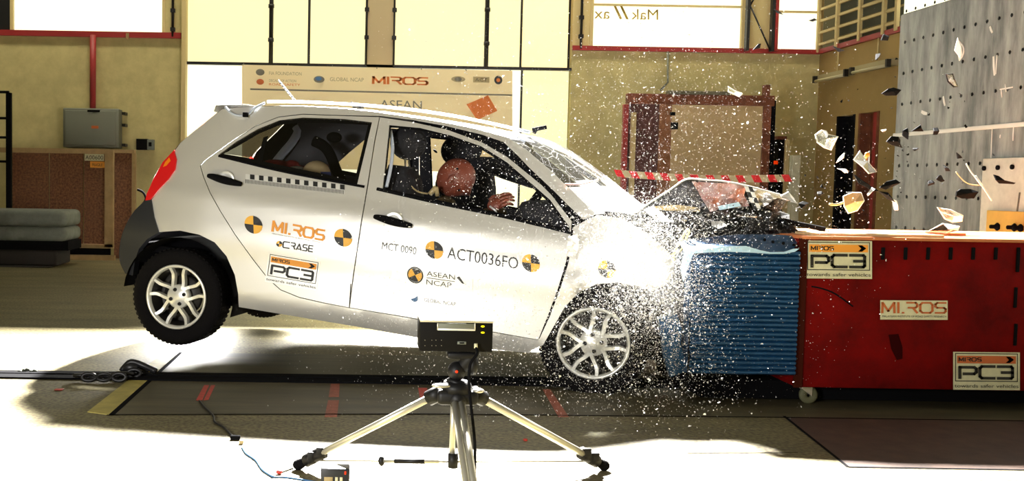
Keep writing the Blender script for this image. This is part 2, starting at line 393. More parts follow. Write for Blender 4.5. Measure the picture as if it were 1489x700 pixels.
# red trims
t = MB(); t.box((-9, WY - 0.05, ZT - 0.02), (XL - 0.02, WY, ZT + 0.055), M_RED); struct('trim_2', t)
t = MB(); t.box((XCR, WY - 0.05, ZT2 - 0.02), (XR, WY, ZT2 + 0.04), M_RED); struct('trim_3', t)
# windows above the block walls
def window(n, x0, x1, z0, z1, m, bars=()):
    g = MB(); g.box((x0, WY + 0.05, z0), (x1, WY + 0.08, z1), m); w_ = struct('window_%d' % n, g)
    fr = MB()
    for a in (x0 - 0.03, x1 - 0.01): fr.box((a, WY - 0.01, z0), (a + 0.04, WY + 0.05, z1), M_PIL)
    o = obj('window_frame', fr, w_)
    for z in bars:
        b = MB(); b.box((x0, WY, z - 0.012), (x1, WY + 0.045, z + 0.012), M_PIL); obj('glazing_bar', b, w_)
    return w_
window(1, atY(18, 20, WY).x, x0, ZT + 0.055, ZTOP, M_LITW)
w2 = window(2, atY(862, 20, WY).x, atY(1080, 20, WY).x, ZT2 + 0.04, ZTOP, M_LITW, (atY(970, 8, WY).z,))
w3 = window(3, atY(1126, 20, WY).x, XR, ZT2 + 0.04, ZTOP, M_LITW, (atY(1160, 17, WY).z,))
wl = MB(); pxbox(wl, -120, -60, 18, 46, WY, 0.1, M_DARK); struct('trim_4', wl)
def wfn(Y): return lambda px, py, off: atY(px, py, Y - off)
# mirrored lettering on the outside of window 2
d = Decal((957, 29), (-93, -2), (0, -15), wfn(WY + 0.045))
d.text('Mak', 0.0, 0, 0.42, 1, M_GREYINK, 0.0); d.text('ax', 0.76, 0, 1.0, 0.7, M_GREYINK, 0.0)
d.put([(0.46, 0), (0.50, 0), (0.60, 1.3), (0.56, 1.3)], [(0, 1, 2, 3)], M_YEL, 0.0); d.put([(0.56, 0), (0.60, 0), (0.70, 1.3), (0.66, 1.3)], [(0, 1, 2, 3)], M_GREYINK, 0.0)
d.mb.mats = [mat('ochre_lettering', (0.42, 0.30, 0.05), 0.6)] * len(d.mb.mats)
obj('lettering', d.mb, w2, label='mirror-reversed ochre lettering')
# big daylit sliding door in the centre
ZR = atY(540, 96, WY).z
door = MB(); door.box((XL, WY + 0.14, 0), (XCR, WY + 0.2, ZTOP), M_DARK); dr = struct('door_1', door)
ups = [(271, 391, M_LIT), (397, 447, M_LIT), (451, 531, M_LIT), (575, 705, M_LIT), (711, 757, M_LIT), (761, 827, M_LITD)]
for a, b, m in ups:
    g = MB(); g.box((atY(a, 50, WY).x, WY + 0.05, ZR + 0.02), (atY(b, 50, WY).x, WY + 0.09, ZTOP), m); obj('translucent_panel', g, dr)
for a, b, m in [(271, 352, M_LITW), (352, 450, M_LITW), (450, 533, M_LITW), (573, 757, M_LITW), (761, 827, M_LIT)]:
    g = MB(); g.box((atY(a, 150, WY).x, WY + 0.05, 0.02), (atY(b, 150, WY).x, WY + 0.09, ZR - 0.02), m); obj('translucent_panel', g, dr)
g = MB(); g.box((XL, WY - 0.02, ZR - 0.018), (XCR, WY + 0.06, ZR + 0.018), M_DARK); obj('door_rail', g, dr)
for a, wd in ((394, 5), (708, 4)):
    g = MB(); X = atY(a, 50, WY).x; g.tube([(X, WY, ZR), (X, WY, ZTOP)], 0.028, M_DARK); 
    for z in (ZR + 0.3, ZR + 0.75, ZR + 1.1): g.tube([(X, WY, z), (X, WY, z + 0.05)], 0.04, M_DARK)
    obj('door_post', g, dr)
g = MB(); g.box((atY(534, 50, WY).x, WY - 0.02, 0), (atY(572, 50, WY).x, WY + 0.08, ZTOP), mat('column_grey', (0.52, 0.42, 0.25), 0.7)); obj('door_column', g, dr)
for a in (533, 573):
    g = MB(); X = atY(a, 50, WY).x; g.tube([(X, WY - 0.03, ZR), (X, WY - 0.03, ZTOP)], 0.013, M_DARK)
    for z in (ZR + 0.35, ZR + 0.72): g.box((X - 0.03, WY - 0.06, z), (X + 0.03, WY, z + 0.05), M_DARK)
    obj('door_bolt_rail', g, dr)
# dark pipes on the wall piers
for nm, a in (('trim_5', 252), ('trim_6', 845)):
    g = MB(); X = atY(a, 20, WY).x; g.tube([(X, WY - 0.04, ZT if a < 300 else ZT2), (X, WY - 0.04, ZTOP)], 0.018, M_DARK)
    for z in (3.05, 3.3): g.box((X - 0.03, WY - 0.06, z), (X + 0.03, WY, z + 0.05), M_DARK)
    struct(nm, g)
# truss column by window 3
tr = empty('truss_column', (atY(1102, 74, WY).x, WY - 0.1, ZT2), 'steel lattice truss column between the two bright windows at right', 'column')
for a in (1083, 1119, 1124):
    g = MB(); X = atY(a, 30, WY).x; g.box((X - 0.02, WY - 0.14, ZT2), (X + 0.02, WY - 0.06, ZTOP), M_DARK if a != 1124 else M_RED); obj('chord', g, tr)
X0_, X1_ = atY(1086, 30, WY).x, atY(1118, 30, WY).x
for k in range(4):
    g = MB(); z = ZT2 + k * 0.6; a, b = ((X0_, z), (X1_, z + 0.6)) if k % 2 else ((X1_, z), (X0_, z + 0.6))
    g.tube([(a[0], WY - 0.1, a[1]), (b[0], WY - 0.1, b[1])], 0.012, M_DARK, 6); obj('lattice_bar', g, tr)
# right wall with two doorways
RW = MB()
def yx(px, py=200): return atX(px, py, XR).y
dA, dB = yx(1218), yx(1241); dC, dD = yx(1250), yx(1276)
zd = atX(1230, 168, XR).z
segs = [(-3, dD), (dC, dB), (dA, WY + 0.2)]
ZTR = ZT2
for a, b in segs: RW.box((XR, a, 0), (XR + 0.2, b, zd), M_WALLR)
RW.box((XR, -3, zd), (XR + 0.2, WY + 0.2, ZTR), M_WALLR)
struct('wall_right', RW)
t = MB(); t.box((XR - 0.05, -3, ZTR - 0.02), (XR, WY, ZTR + 0.04), M_RED); struct('trim_7', t)
for n, (a, b, m) in enumerate(((dB, dA, M_BLACK), (dD, dC, M_BROWN))):
    g = MB(); g.box((XR + 0.12, a, 0), (XR + 0.16, b, zd), m); dd = struct('door_%d' % (n + 2), g)
    fm = M_BROWN if n else M_BLACK; f = MB(); f.box((XR - 0.01, a - 0.03, 0), (XR + 0.12, a + 0.02, zd), fm); f.box((XR - 0.01, b - 0.02, 0), (XR + 0.12, b + 0.03, zd), fm); obj('door_frame', f, dd)
    if n:
        f = MB(); f.box((XR + 0.06, (a + b) / 2 - 0.06, 0), (XR + 0.12, (a + b) / 2 + 0.02, zd), M_RED); obj('door_stile', f, dd)
# louvres
lv = MB(); lv.box((XR + 0.25, 2, ZTR), (XR + 0.28, WY, ZTOP), mat('louvre_shade', (0.14, 0.15, 0.11), 0.8)); lw = struct('window_4', lv)
yl0 = yx(1311, 20)
for k in range(11):
    z = ZTR + 0.10 + k * 0.155
    g = MB(); g.add([(XR - 0.03, yl0, z), (XR - 0.03, WY, z), (XR + 0.13, WY, z + 0.09), (XR + 0.13, yl0, z + 0.09)], [(0, 1, 2, 3)], M_PIL)
    g.box((XR - 0.05, yl0, z - 0.012), (XR - 0.02, WY, z + 0.02), M_PIL); obj('slat', g, lw)
for px_ in (1196, 1223, 1256, 1291, 1310):
    y = yx(px_, 40); g = MB(); g.box((XR - 0.07, y - 0.025, ZTR), (XR - 0.03, y + 0.025, ZTOP), M_PIL); obj('mullion', g, lw)
g = MB(); g.box((XR, 5.5, ZTR + 0.04), (XR + 0.04, yl0 - 0.05, ZTOP), M_LITW); struct('window_5', g)
# wall lamps on the right wall (tubes hung from a drop wire)
for k, (a, b, ya, yb, lab) in enumerate(((1190, 1235, 114, 107, 'unlit grey fluorescent batten on right wall, nearer the corner'),
                                         (1244, 1297, 102, 92, 'unlit grey fluorescent batten on right wall, nearer the concrete block'))):
    A = atX(a, ya, XR - 0.08); B = atX(b, yb, XR - 0.08); z = (A.z + B.z) / 2; A.z = B.z = z
    e = empty('wall_lamp', (XR - 0.08, (A.y + B.y) / 2, z), lab, 'lamp', 'fluorescent battens on the right wall')
    g = MB(); g.box((XR - 0.1, A.y, z - 0.03), (XR, B.y, z + 0.05), mat('lamp_body', (0.42, 0.36, 0.2), 0.6)); obj('lamp_body', g, e)
    g = MB(); g.tube([(XR - 0.13, A.y - 0.03, z - 0.03), (XR - 0.13, B.y + 0.03, z - 0.03)], 0.02, M_TAPEW); obj('tube', g, e)
    for yy in (A.y, B.y):
        g = MB(); g.box((XR - 0.15, yy - 0.02, z - 0.05), (XR - 0.1, yy + 0.02, z + 0.04), M_DARK); obj('end_cap', g, e)
    g = MB(); ym = (A.y + B.y) / 2; g.tube([(XR - 0.03, ym, z + 0.05), (XR - 0.03, ym, ZTR)], 0.01, M_PIL, 6); obj('conduit', g, e)
# unseen plates added to cut the floodlight off the back floor and impact block
g = MB(); g.add([(-9, 9.35, 3.25), (9, 9.35, 3.25), (9, 11.6, 4.9), (-9, 11.6, 4.9)], [(0, 1, 2, 3)], M_BLACK)
g.add([(-9, 9.35, 3.30), (9, 9.35, 3.30), (9, 11.6, 4.95), (-9, 11.6, 4.95)], [(3, 2, 1, 0)], M_BLACK)
g.box((2.43, 8.7, 3.25), (2.46, 10.2, 4.9), M_BLACK)
obj('light_blocker', g, label='unseen black plates added to block part of the hall floodlight', cat='baffle')

# floor joints, guide rail, yellow strip, tapes
def fquad(mb, pts, m, z0=0.0, z1=0.003):
    P = [atZ(x, y, 0) for x, y in pts]; Q = [Vector((p.x, p.y, z1)) for p in P]; P = [Vector((p.x, p.y, z0)) for p in P]
    n = len(P); mb.add(P + Q, [tuple(range(n, 2 * n))] + [(i, (i + 1) % n, n + (i + 1) % n, n + i) for i in range(n)], m)
def fline(mb, pts, w_, m, z1=0.002):
    for a, b in zip(pts[:-1], pts[1:]):
        A = atZ(*a); B = atZ(*b); d_ = (B - A).normalized(); n_ = Vector((-d_.y, d_.x, 0)) * w_ / 2
        P = [A - n_, B - n_, B + n_, A + n_]; P = [Vector((p.x, p.y, z1)) for p in P]; mb.add(P, [(0, 1, 2, 3)], m)
g = MB(); fline(g, [(160, 604), (620, 603), (1140, 608), (1489, 613)], 0.018, M_BLACK); struct('trim_8', g)
g = MB(); fline(g, [(262, 513), (160, 605)], 0.035, M_BLACK); struct('trim_9', g)
g = MB(); fline(g, [(1140, 606), (1233, 680), (1600, 686)], 0.014, M_BLACK); struct('trim_10', g)
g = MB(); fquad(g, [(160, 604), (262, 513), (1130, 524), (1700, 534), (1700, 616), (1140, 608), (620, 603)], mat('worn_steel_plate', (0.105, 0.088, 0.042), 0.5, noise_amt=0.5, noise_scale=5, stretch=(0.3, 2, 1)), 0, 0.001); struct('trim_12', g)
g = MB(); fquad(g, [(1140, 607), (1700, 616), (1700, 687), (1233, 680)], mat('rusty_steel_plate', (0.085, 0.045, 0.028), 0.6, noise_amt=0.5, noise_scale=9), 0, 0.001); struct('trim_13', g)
g = MB(); fline(g, [(1000, 660), (1160, 659)], 0.006, M_BLACK); struct('trim_11', g)
g = MB(); fquad(g, [(127, 600), (158, 604), (262, 512), (238, 514)], M_YSTRIP); obj('floor_stripe', g, label='worn yellow painted stripe on the concrete, crossing the guide rail', cat='stripe')
gr = empty('guide_rail', atZ(600, 551), 'long black steel guide rail set in the floor under the car', 'rail')
g = MB(); fquad(g, [(-700, 532), (-700, 541), (1160, 568), (1160, 556)], M_BLACK, 0, 0.010); obj('rail_bed', g, gr)
g = MB(); fquad(g, [(-700, 535), (-700, 536.5), (1160, 561.5), (1160, 559.5)], M_BLACK, 0.010, 0.014); obj('rail_lip', g, gr)
tape = [([(297, 561), (304, 561), (294, 583), (285, 583)], M_RTAPE, 'short bright red tape strip, left one of the close pair on the floor', 0),
        ([(307, 561), (313, 561), (303, 582), (296, 583)], M_RTAPE, 'short bright red tape strip, right one of the close pair on the floor', 0),
        ([(481, 559), (494, 559), (493, 578), (478, 578)], M_RTAPE2, 'faded red tape patch on floor left of the tripod, nearer the rail', 0),
        ([(477, 583), (493, 583), (490, 607), (472, 607)], M_RTAPE2, 'faded red tape patch on floor left of the tripod, nearer the camera', 0),
        ([(608, 565), (621, 565), (624, 581), (611, 581)], M_RTAPE, 'red tape patch on floor just left of the tripod head', 0),
        ([(789, 567), (800, 567), (827, 607), (812, 607)], M_RTAPE2, 'faded red tape strip on floor right of the tripod, below front wheel', 0)]
for pts, m, lab, _ in tape:
    g = MB(); fquad(g, pts, m, 0, 0.002); obj('tape_strip', g, label=lab, cat='tape', group='red tape marks on the floor')
# tow chain and hook lying on the rail at left
ch = empty('tow_chain', atZ(165, 552), 'dark greasy tow chain with hook lying on the guide rail', 'chain')
for k in range(9):
    px_ = 118 + k * 11; A = atZ(px_, 555 + (k % 2) * 2 - (k > 5) * (k - 5) * 3); a = 0.3 * (k % 3 - 1) + (1.2 if k % 2 else 0)
    g = MB(); pts = []
    for j in range(12):
        t_ = 2 * math.pi * j / 12; lx, ly = 0.036 * math.cos(t_), 0.02 * math.sin(t_)
        pts.append(Vector((A.x + lx, A.y + ly * math.cos(a), 0.03 + ly * math.sin(a))))
    g.tube(pts, 0.010, M_DARK, 6, close=True); obj('chain_link', g, ch)
g = MB(); A = atZ(190, 548); g.tube(smooth([(A.x - 0.05, A.y, 0.03), (A.x, A.y, 0.08), (A.x + 0.07, A.y, 0.06), (A.x + 0.14, A.y - 0.02, 0.035)], 4), 0.016, M_DARK); g.ell((A.x, A.y, 0.05), (0.045, 0.03, 0.03), M_DARK); obj('tow_hook', g, ch)

# ================================================================== BACKGROUND THINGS, left
CY = 13.4
cr = empty('panel_crate', (atY(90, 378, CY).x, CY, 0), 'large OSB panel crate with pale pine frame against the wall', 'crate')
for (a, b, c, d_) in ((18, 222, 71, 358), (72, 222, 121, 358), (122, 222, 153, 358)):
    g = MB(); pxbox(g, a, b, c - 0.5, d_, CY, 0.03, M_OSB); obj('panel', g, cr)
for (a, b, c, d_) in ((0, 216, 165, 223), (153, 223, 165, 360), (0, 354, 165, 360), (80, 371, 167, 378)):
    g = MB(); pxbox(g, a, b, c, d_, CY, 0.05, M_PINE, 0.04); obj('frame_rail', g, cr)
g = MB(); pxbox(g, 80, 361, 160, 371, CY + 0.1, 0.05, M_BLACK); obj('skid', g, cr)
g = MB(); pxbox(g, 123, 224, 151, 234, CY - 0.02, 0.01, M_STK, 0.0); sk = obj('crate_label', g, cr, label='small white label')
d = Decal((124, 232), (26, 0.4), (0, -6), wfn(CY - 0.025)); d.text('A00600', 0, 0, 1, 1, M_INK, 0.0); obj('lettering', d.mb, sk)
g = MB(); pxbox(g, 131, 235, 152, 244, CY - 0.02, 0.01, M_ORG, 0.0); sk = obj('crate_label', g, cr, label='small orange label')
d = Decal((134, 242), (15, 0.3), (0, -4.5), wfn(CY - 0.025)); d.text('FRAGILE', 0, 0, 1, 1, M_INK, 0.0); obj('lettering', d.mb, sk)
cr2 = empty('board_crate', (atY(180, 378, CY + 0.2).x, CY + 0.2, 0), 'narrow OSB board with pine edge just right of the large crate', 'crate')
g = MB(); pxbox(g, 166, 222, 192, 376, CY + 0.25, 0.03, M_OSB); obj('panel', g, cr2)
for q in ((166, 218, 196, 223), (192, 223, 197, 376)):
    g = MB(); pxbox(g, *q, CY + 0.25, 0.05, M_PINE, 0.03); obj('frame_rail', g, cr2)
eb = empty('electrical_panel', (atY(138, 215, WY).x, WY - 0.2, atY(138, 215, WY).z), 'grey wall-mounted electrical distribution box fed by a red pipe', 'electrical box')
g = MB(); p0 = atY(98, 215, WY); p1 = atY(178, 160, WY); g.bevbox((p0.x, WY - 0.22, p0.z), (p1.x, WY, p1.z), M_GREY, 0.012); obj('housing', g, eb)
g = MB(); g.bevbox((p0.x + 0.03, WY - 0.245, p0.z + 0.03), (p1.x - 0.03, WY - 0.22, p1.z - 0.03), M_GREY, 0.008); dd = obj('panel_door', g, eb)
g = MB(); pxbox(g, 133, 183, 143, 187, WY - 0.25, 0.005, M_ORGD); obj('warning_label', g, dd, label='small orange label')
g = MB(); pxbox(g, 127, 160, 145, 163, WY - 0.25, 0.03, M_BLACK); obj('cable_gland', g, eb)
for yy in (163, 180, 209):
    g = MB(); pxbox(g, 177, yy, 182, yy + 4, WY - 0.15, 0.15, M_DARK); obj('latch', g, eb)
g = MB(); X = atY(137, 100, WY).x; g.tube([(X, WY - 0.07, atY(137, 158, WY).z), (X, WY - 0.07, ZT)], 0.042, M_RED, 10); obj('conduit_pipe', g, label='thick red vertical conduit pipe above the electrical box', cat='pipe')
so = empty('socket_box', (atY(210, 218, WY).x, WY - 0.1, atY(210, 218, WY).z), 'small black and grey wall socket box by the car tail', 'socket')
g = MB(); pxbox(g, 198, 202, 214, 218, WY - 0.1, 0.1, M_BLACK); obj('housing', g, so)
g = MB(); pxbox(g, 214, 203, 223, 218, WY - 0.1, 0.1, M_GREYM); obj('cover', g, so); g = MB(); pxbox(g, 216, 207, 220, 213, WY - 0.12, 0.02, M_BLACK); obj('socket', g, so)
g = MB(); pxbox(g, 183, 48, 187, 57, WY - 0.08, 0.03, M_PINE); obj('wall_clip', g, label='tiny pale clip on the red wall trim at upper left', cat='clip')
rk = empty('steel_rack', (atY(0, 410, 12.9).x, 12.9, 0), 'black steel rack upright at the left edge of the hall', 'rack')
g = MB(); A = atY(13, 135, 12.9); g.box((A.x - 0.03, 12.87, 0), (A.x + 0.03, 12.93, A.z), M_BLACK); obj('upright', g, rk)
g = MB(); g.box((A.x - 0.9, 12.87, 0), (A.x - 0.84, 12.93, A.z), M_BLACK); obj('upright', g, rk)
for yy in (134, 172, 200, 235):
    B = atY(5, yy, 12.9); g = MB(); g.box((A.x - 0.9, 12.88, B.z - 0.015), (A.x, 12.92, B.z + 0.015), M_BLACK); obj('rung', g, rk)
# grey foam slabs and dark cases
for k, (a, b, lab) in enumerate(((306, 327, 'grey foam slab, topmost of the stack by the crate'), (330, 348, 'grey foam slab, lower of the stack by the crate'))):
    g = MB(); p0 = atY(-50, b, 12.4); p1 = atY(103, a, 12.4); g.bevbox((p0.x, 12.2, p0.z), (p1.x, 12.9, p1.z), M_GREYM, 0.06, seg=3)
    obj('foam_slab', g, label=lab, cat='foam slab', group='foam slabs by the crate')
p9_ = p0.z; g = MB(); p0 = atY(-50, 361, 12.4); p1 = atY(104, 350, 12.4); g.box((p0.x, 12.25, p0.z), (p1.x, 12.85, p1.z), M_BLACK); obj('pallet_board', g, label='black board under the grey foam slabs', cat='board')
zb_ = p0.z; g = MB(); p0 = atY(-40, 384, 12.3); p1 = atY(86, 361, 12.3); zc_ = p0.z; g.bevbox((p0.x, 12.2, p0.z), (p1.x, 12.8, zb_), M_BOX, 0.02); obj('storage_case', g, label='dark case under the foam slabs, upper and wider one', cat='case', group='dark cases at left')
g = MB(); p1 = atY(73, 384, 12.15); g.bevbox((-6, 12.1, 0.0), (p1.x, 12.75, zc_), M_BOX, 0.02); obj('storage_case', g, label='dark case on the floor at left, lower and narrower one', cat='case', group='dark cases at left')

# banner
BY = 13.85
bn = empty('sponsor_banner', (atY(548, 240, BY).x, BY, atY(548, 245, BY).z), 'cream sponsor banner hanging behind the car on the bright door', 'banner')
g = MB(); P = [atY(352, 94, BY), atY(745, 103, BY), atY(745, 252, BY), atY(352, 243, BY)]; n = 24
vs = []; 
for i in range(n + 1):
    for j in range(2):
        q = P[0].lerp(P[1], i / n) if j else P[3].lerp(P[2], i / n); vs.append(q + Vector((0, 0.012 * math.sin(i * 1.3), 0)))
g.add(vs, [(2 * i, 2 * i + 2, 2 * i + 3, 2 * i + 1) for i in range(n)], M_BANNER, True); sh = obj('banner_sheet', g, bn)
d = Decal((352, 94), (393, 9), (0, 140), wfn(BY - 0.0))
def bl(fn):
    return fn
O = 0.02
d.rect(0.03, 0.245, 1.0, 0.262, M_GREYINK, O, 1)
d.disc(0.067, 0.075, 0.016, 0.034, M_GREYINK, O); d.disc(0.067, 0.175, 0.014, 0.03, M_ORGD, O)
d.disc(0.285, 0.135, 0.02, 0.036, M_GREYINK, O); d.disc(0.283, 0.128, 0.012, 0.02, M_BLUEINK, O + 0.003)
ink2 = mat('pale_ink', (0.40, 0.33, 0.18), 0.8); ink3 = mat('rust_ink', (0.70, 0.20, 0.05), 0.8)
d.mb.mats
def tt(s, u0, v0, u1, v1, m): d.text(s, u0, v1, u1, v0, m, O)
tt('FIA FOUNDATION', 0.10, 0.065, 0.22, 0.10, ink2); tt('DECADE OF ACTION', 0.10, 0.145, 0.2, 0.172, ink2); tt('ROAD SAFETY', 0.10, 0.185, 0.215, 0.21, ink3)
tt('GLOBAL NCAP', 0.325, 0.11, 0.45, 0.15, ink2)
vs, fs = strokes2d('MIROS', 0.2, 0.2); d.put([(0.485 + x * 0.20, 0.165 - y * 0.07) for x, y in vs], fs, ink3, O)
tt('ASEAN', 0.51, 0.335, 0.665, 0.425, M_GREYINK)
d.disc(0.43, 0.415, 0.022, 0.03, M_GREYINK, O)
d.disc(0.80, 0.10, 0.026, 0.03, ink2, O); d.disc(0.80, 0.10, 0.014, 0.022, M_GREYINK, O + 0.003)
d.rect(0.855, 0.07, 0.915, 0.13, ink2, O, 1); tt('ACT', 0.862, 0.085, 0.908, 0.118, M_INK)
d.disc(0.948, 0.1, 0.015, 0.045, M_INK, O); d.disc(0.948, 0.1, 0.007, 0.02, ink3, O + 0.003)
d.put([(0.83, 0.36), (0.91, 0.26), (0.945, 0.42), (0.87, 0.52)], [(0, 1, 2, 3)], ink3, O)
for k in range(7):
    A = atY(352 + 1 + k * 65, 94 + k * 1.5 + 1, BY); g = MB(); g.tube([A, Vector((A.x, WY - 0.02, A.z + 0.04))], 0.006, M_DARK, 6); obj('hanging_cord', g, bn)
obj('print', d.mb, sh, label='grey and orange sponsor logos')

# ================================================================== BACKGROUND THINGS, right
PYD = 12.6
fp = empty('framed_partition', (atY(1010, 330, PYD).x, PYD, 0), 'tall brown wooden frame holding a cream canvas panel', 'partition')
def pb(nm, q, m, front=0.03, Y=PYD, d_=0.05, lab=None):
    g = MB(); pxbox(g, *q, Y, d_, m, front)
    for i, v in enumerate(g.v):
        if v.z < 0.75: g.v[i] = Vector((v.x, v.y, 0.0))
    return obj(nm, g, fp, label=lab)
pb('canvas_panel', (960, 150, 1108, 330), M_CREAM, 0)
pb('frame_post', (913, 142, 955, 330), mat('purple_brown', (0.10, 0.035, 0.03), 0.8, noise_amt=0.4, noise_scale=8), 0.02, lab='wide dark brown left post')
pb('frame_post', (956, 150, 974, 330), mat('mid_brown', (0.24, 0.10, 0.04), 0.8), 0.01)
pb('frame_post', (1106, 146, 1117, 330), M_BROWN)
pb('frame_post', (1118, 146, 1125, 330), M_BLACK, 0.0)
g = MB(); pxbox(g, 911, 138, 1124, 153, PYD, 0.05, M_BROWN, 0.05); obj('frame_rail', g, fp)
g = MB(); pxbox(g, 970, 133, 1062, 139, PYD, 0.05, mat('green_grey', (0.14, 0.13, 0.08), 0.8), 0.05); obj('top_batten', g, fp)
g = MB(); pxbox(g, 1110, 124, 1117, 140, PYD, 0.04, M_BROWN, 0.06); obj('post_stub', g, fp)
pb('prop_post', (904, 152, 911, 330), M_RED, 0.02)
pb('prop_batten', (914, 164, 921, 330), M_PIL, 0.06, lab='thin pale yellow batten')
for q in ((975, 163, 982, 168), (976, 178, 986, 188)):
    g = MB(); pxbox(g, *q, PYD - 0.03, 0.03, M_BLACK); obj('handle', g, fp)
g = MB(); g.tube([atY(971, 75, WY - 0.05), atY(971, 120, WY - 0.05), atY(960, 132, WY - 0.05)], 0.014, M_GREY, 6); obj('wall_cable', g, label='thin grey cable running down the wall above the partition', cat='cable')
# dark doorway stood in for by an added black box, & signal
cb = empty('doorway_box', (atY(1135, 330, 12.9).x, 12.9, 0), 'black box with brown top, added for the dark doorway right of the partition', 'doorway')
g = MB(); p0 = atY(1127, 330, 12.9); p1 = atY(1141, 203, 12.9); g.box((p0.x, 12.9, 0), (p1.x, 13.4, p1.z), M_BLACK); obj('body', g, cb)
g = MB(); g.box((p0.x - 0.02, 12.88, p1.z), (p1.x + 0.02, 13.4, p1.z + 0.04), M_BROWN); obj('box_top', g, cb)
g = MB(); g.box((p1.x, 12.86, 0), (p1.x + 0.045, 12.9, p1.z), M_PIL); obj('edge_strip', g, cb)
g = MB(); pxbox(g, 1125, 234, 1131, 239, 12.88, 0.02, M_LEDR); obj('indicator_lamp', g, cb, label='tiny glowing orange-red lamp')
ps = empty('barrier_post', (atY(1157, 320, 10.5).x, 10.5, 0), 'pale grey square post holding the striped barrier tape', 'post')
g = MB(); p1 = atY(1157, 226, 10.5); g.box((p1.x - 0.04, 10.47, 0.03), (p1.x + 0.04, 10.55, p1.z), mat('post_grey', (0.28, 0.28, 0.2), 0.6)); obj('upright', g, ps)
g = MB(); g.box((p1.x - 0.16, 10.36, 0), (p1.x + 0.16, 10.66, 0.03), M_GREY); obj('foot_plate', g, ps)
g = MB(); A = atY(895, 252, 10.45); B = atY(1150, 259, 10.45); N = 46; a_h = 0.036
for i in range(N):
    m = M_TAPER if i % 4 < 2 else M_TAPEW
    def q(t, s_): 
        p = A.lerp(B, t); return Vector((p.x + (0.02 if s_ < 0 else -0.02), p.y + 0.01 * math.sin(t * 20), p.z - 0.03 * math.sin(math.pi * t) + s_ * a_h))
    g.add([q(i / N, -1), q((i + 1) / N, -1), q((i + 1) / N, 1), q(i / N, 1)], [(0, 1, 2, 3)], m)
obj('barrier_tape', g, label='red and white striped barrier tape stretched behind the bonnet', cat='tape')

# concrete impact block
XB = atY(1300, 200, 8.2).x
Yn = 3.4; Yf = 8.2; ZB = atX(1312, 20, XB).z
bk = empty('impact_block', (XB + 0.75, 5.8, 0), 'massive grey concrete impact block with rows of anchor holes', 'concrete block')
g = MB(); g.bevbox((XB, Yn, 0), (XB + 1.5, Yf, ZB), M_CONC, 0.02); obj('block', g, bk)
g = MB(); g.bevbox((XB - 0.012, Yn, atX(1400, 189, XB).z - 0.012), (XB, Yf, atX(1400, 189, XB).z + 0.018), M_CHALK, 0.004); obj('joint_ledge', g, bk, label='pale horizontal joint line')
g = MB()
for i in range(26):
    for j in range(9):
        y = 8.1 - i * 0.13; z = 0.55 + j * 0.24
        if y < 4: continue
        g.lathe([(0, -0.002), (0.011, -0.002), (0.013, 0.0)], Matrix.Translation((XB - 0.002, y, z)) @ Matrix.Rotation(R(-90), 4, 'Y'), M_BLACK, 8)
obj('anchor_hole', g, bk, kind='stuff')
scr = [((1392, 60), (1395, 88), 3), ((1397, 62), (1399, 84), 3), ((1445, 82), (1446, 110), 4), ((1450, 80), (1448, 108), 2), ((1372, 140), (1374, 154), 4), ((1440, 38), (1443, 48), 4), ((1454, 130), (1473, 127), 2),
       ((1462, 122), (1463, 134), 2), ((1456, 130), (1457, 142), 2), ((1443, 185), (1441, 230), 1.6), ((1474, 185), (1473, 205), 2), ((1455, 196), (1454, 201), 2), ((1340, 162), (1348, 166), 5)]
for a, b, wd in scr:
    A = atX(*a, XB - 0.001); B = atX(*b, XB - 0.001); s_ = wd / 1500 * A.y
    dv = (B - A); nn = Vector((0, -dv.z, dv.y)).normalized() * s_ / 2
    g = MB(); g.prism([A - nn * 0.7, B - nn, B + nn * 0.6, (A + B) / 2 + nn * 1.3, A + nn], (-0.002, 0, 0), M_CHALK); obj('scrape_mark', g, bk)
# loose curved scrape
g = MB(); pts = smooth([atX(1392, 58, XB - 0.002), atX(1400, 66, XB - 0.002), atX(1401, 78, XB - 0.002), atX(1395, 88, XB - 0.002)], 4)
g.tube(pts, 0.006, M_CHALK, 5); obj('scrape_mark', g, bk)
# plate bolted on the block
yp = atX(1428, 290, XB - 0.05).y; zp1 = atX(1428, 231, XB - 0.05).z; 
pl = empty('load_plate', (XB - 0.03, yp - 0.6, 0.2), 'white painted steel plate bolted to the right of the concrete block', 'plate')
g = MB(); g.bevbox((XB - 0.06, yp - 1.6, 0.15), (XB - 0.005, yp, zp1), M_PLATE, 0.006); obj('plate', g, pl)
g = MB(); ypk = atX(1439, 310, XB - 0.08).y; g.bevbox((XB - 0.10, ypk - 1.3, 0.45), (XB - 0.061, ypk, atX(1440, 306, XB - 0.08).z), M_YPLANK, 0.004); obj('plank', g, pl, label='yellow wooden plank')
for x_, y_ in ((1432, 245), (1452, 244), (1473, 243)):
    A = atX(x_, y_, XB - 0.062); g = MB(); g.lathe([(0, 0), (0.016, 0), (0.016, 0.012), (0, 0.012)], Matrix.Translation(A) @ Matrix.Rotation(R(-90), 4, 'Y'), M_BLACK, 8); obj('bolt', g, pl)
for x_, y_ in ((1451, 330), (1476, 331), (1485, 332)):
    A = atX(x_, y_, XB - 0.102); g = MB(); g.lathe([(0, 0), (0.026, 0), (0.026, 0.01), (0.013, 0.012), (0.013, 0.05), (0, 0.05)], Matrix.Translation(A) @ Matrix.Rotation(R(-90), 4, 'Y'), M_BLACK, 6); obj('bolt', g, pl)
g = MB(); A = atX(1483, 280, XB - 0.062); g.tube([A, A + Vector((0, 0.03, -0.22))], 0.006, M_GREY, 6); obj('seam', g, pl)

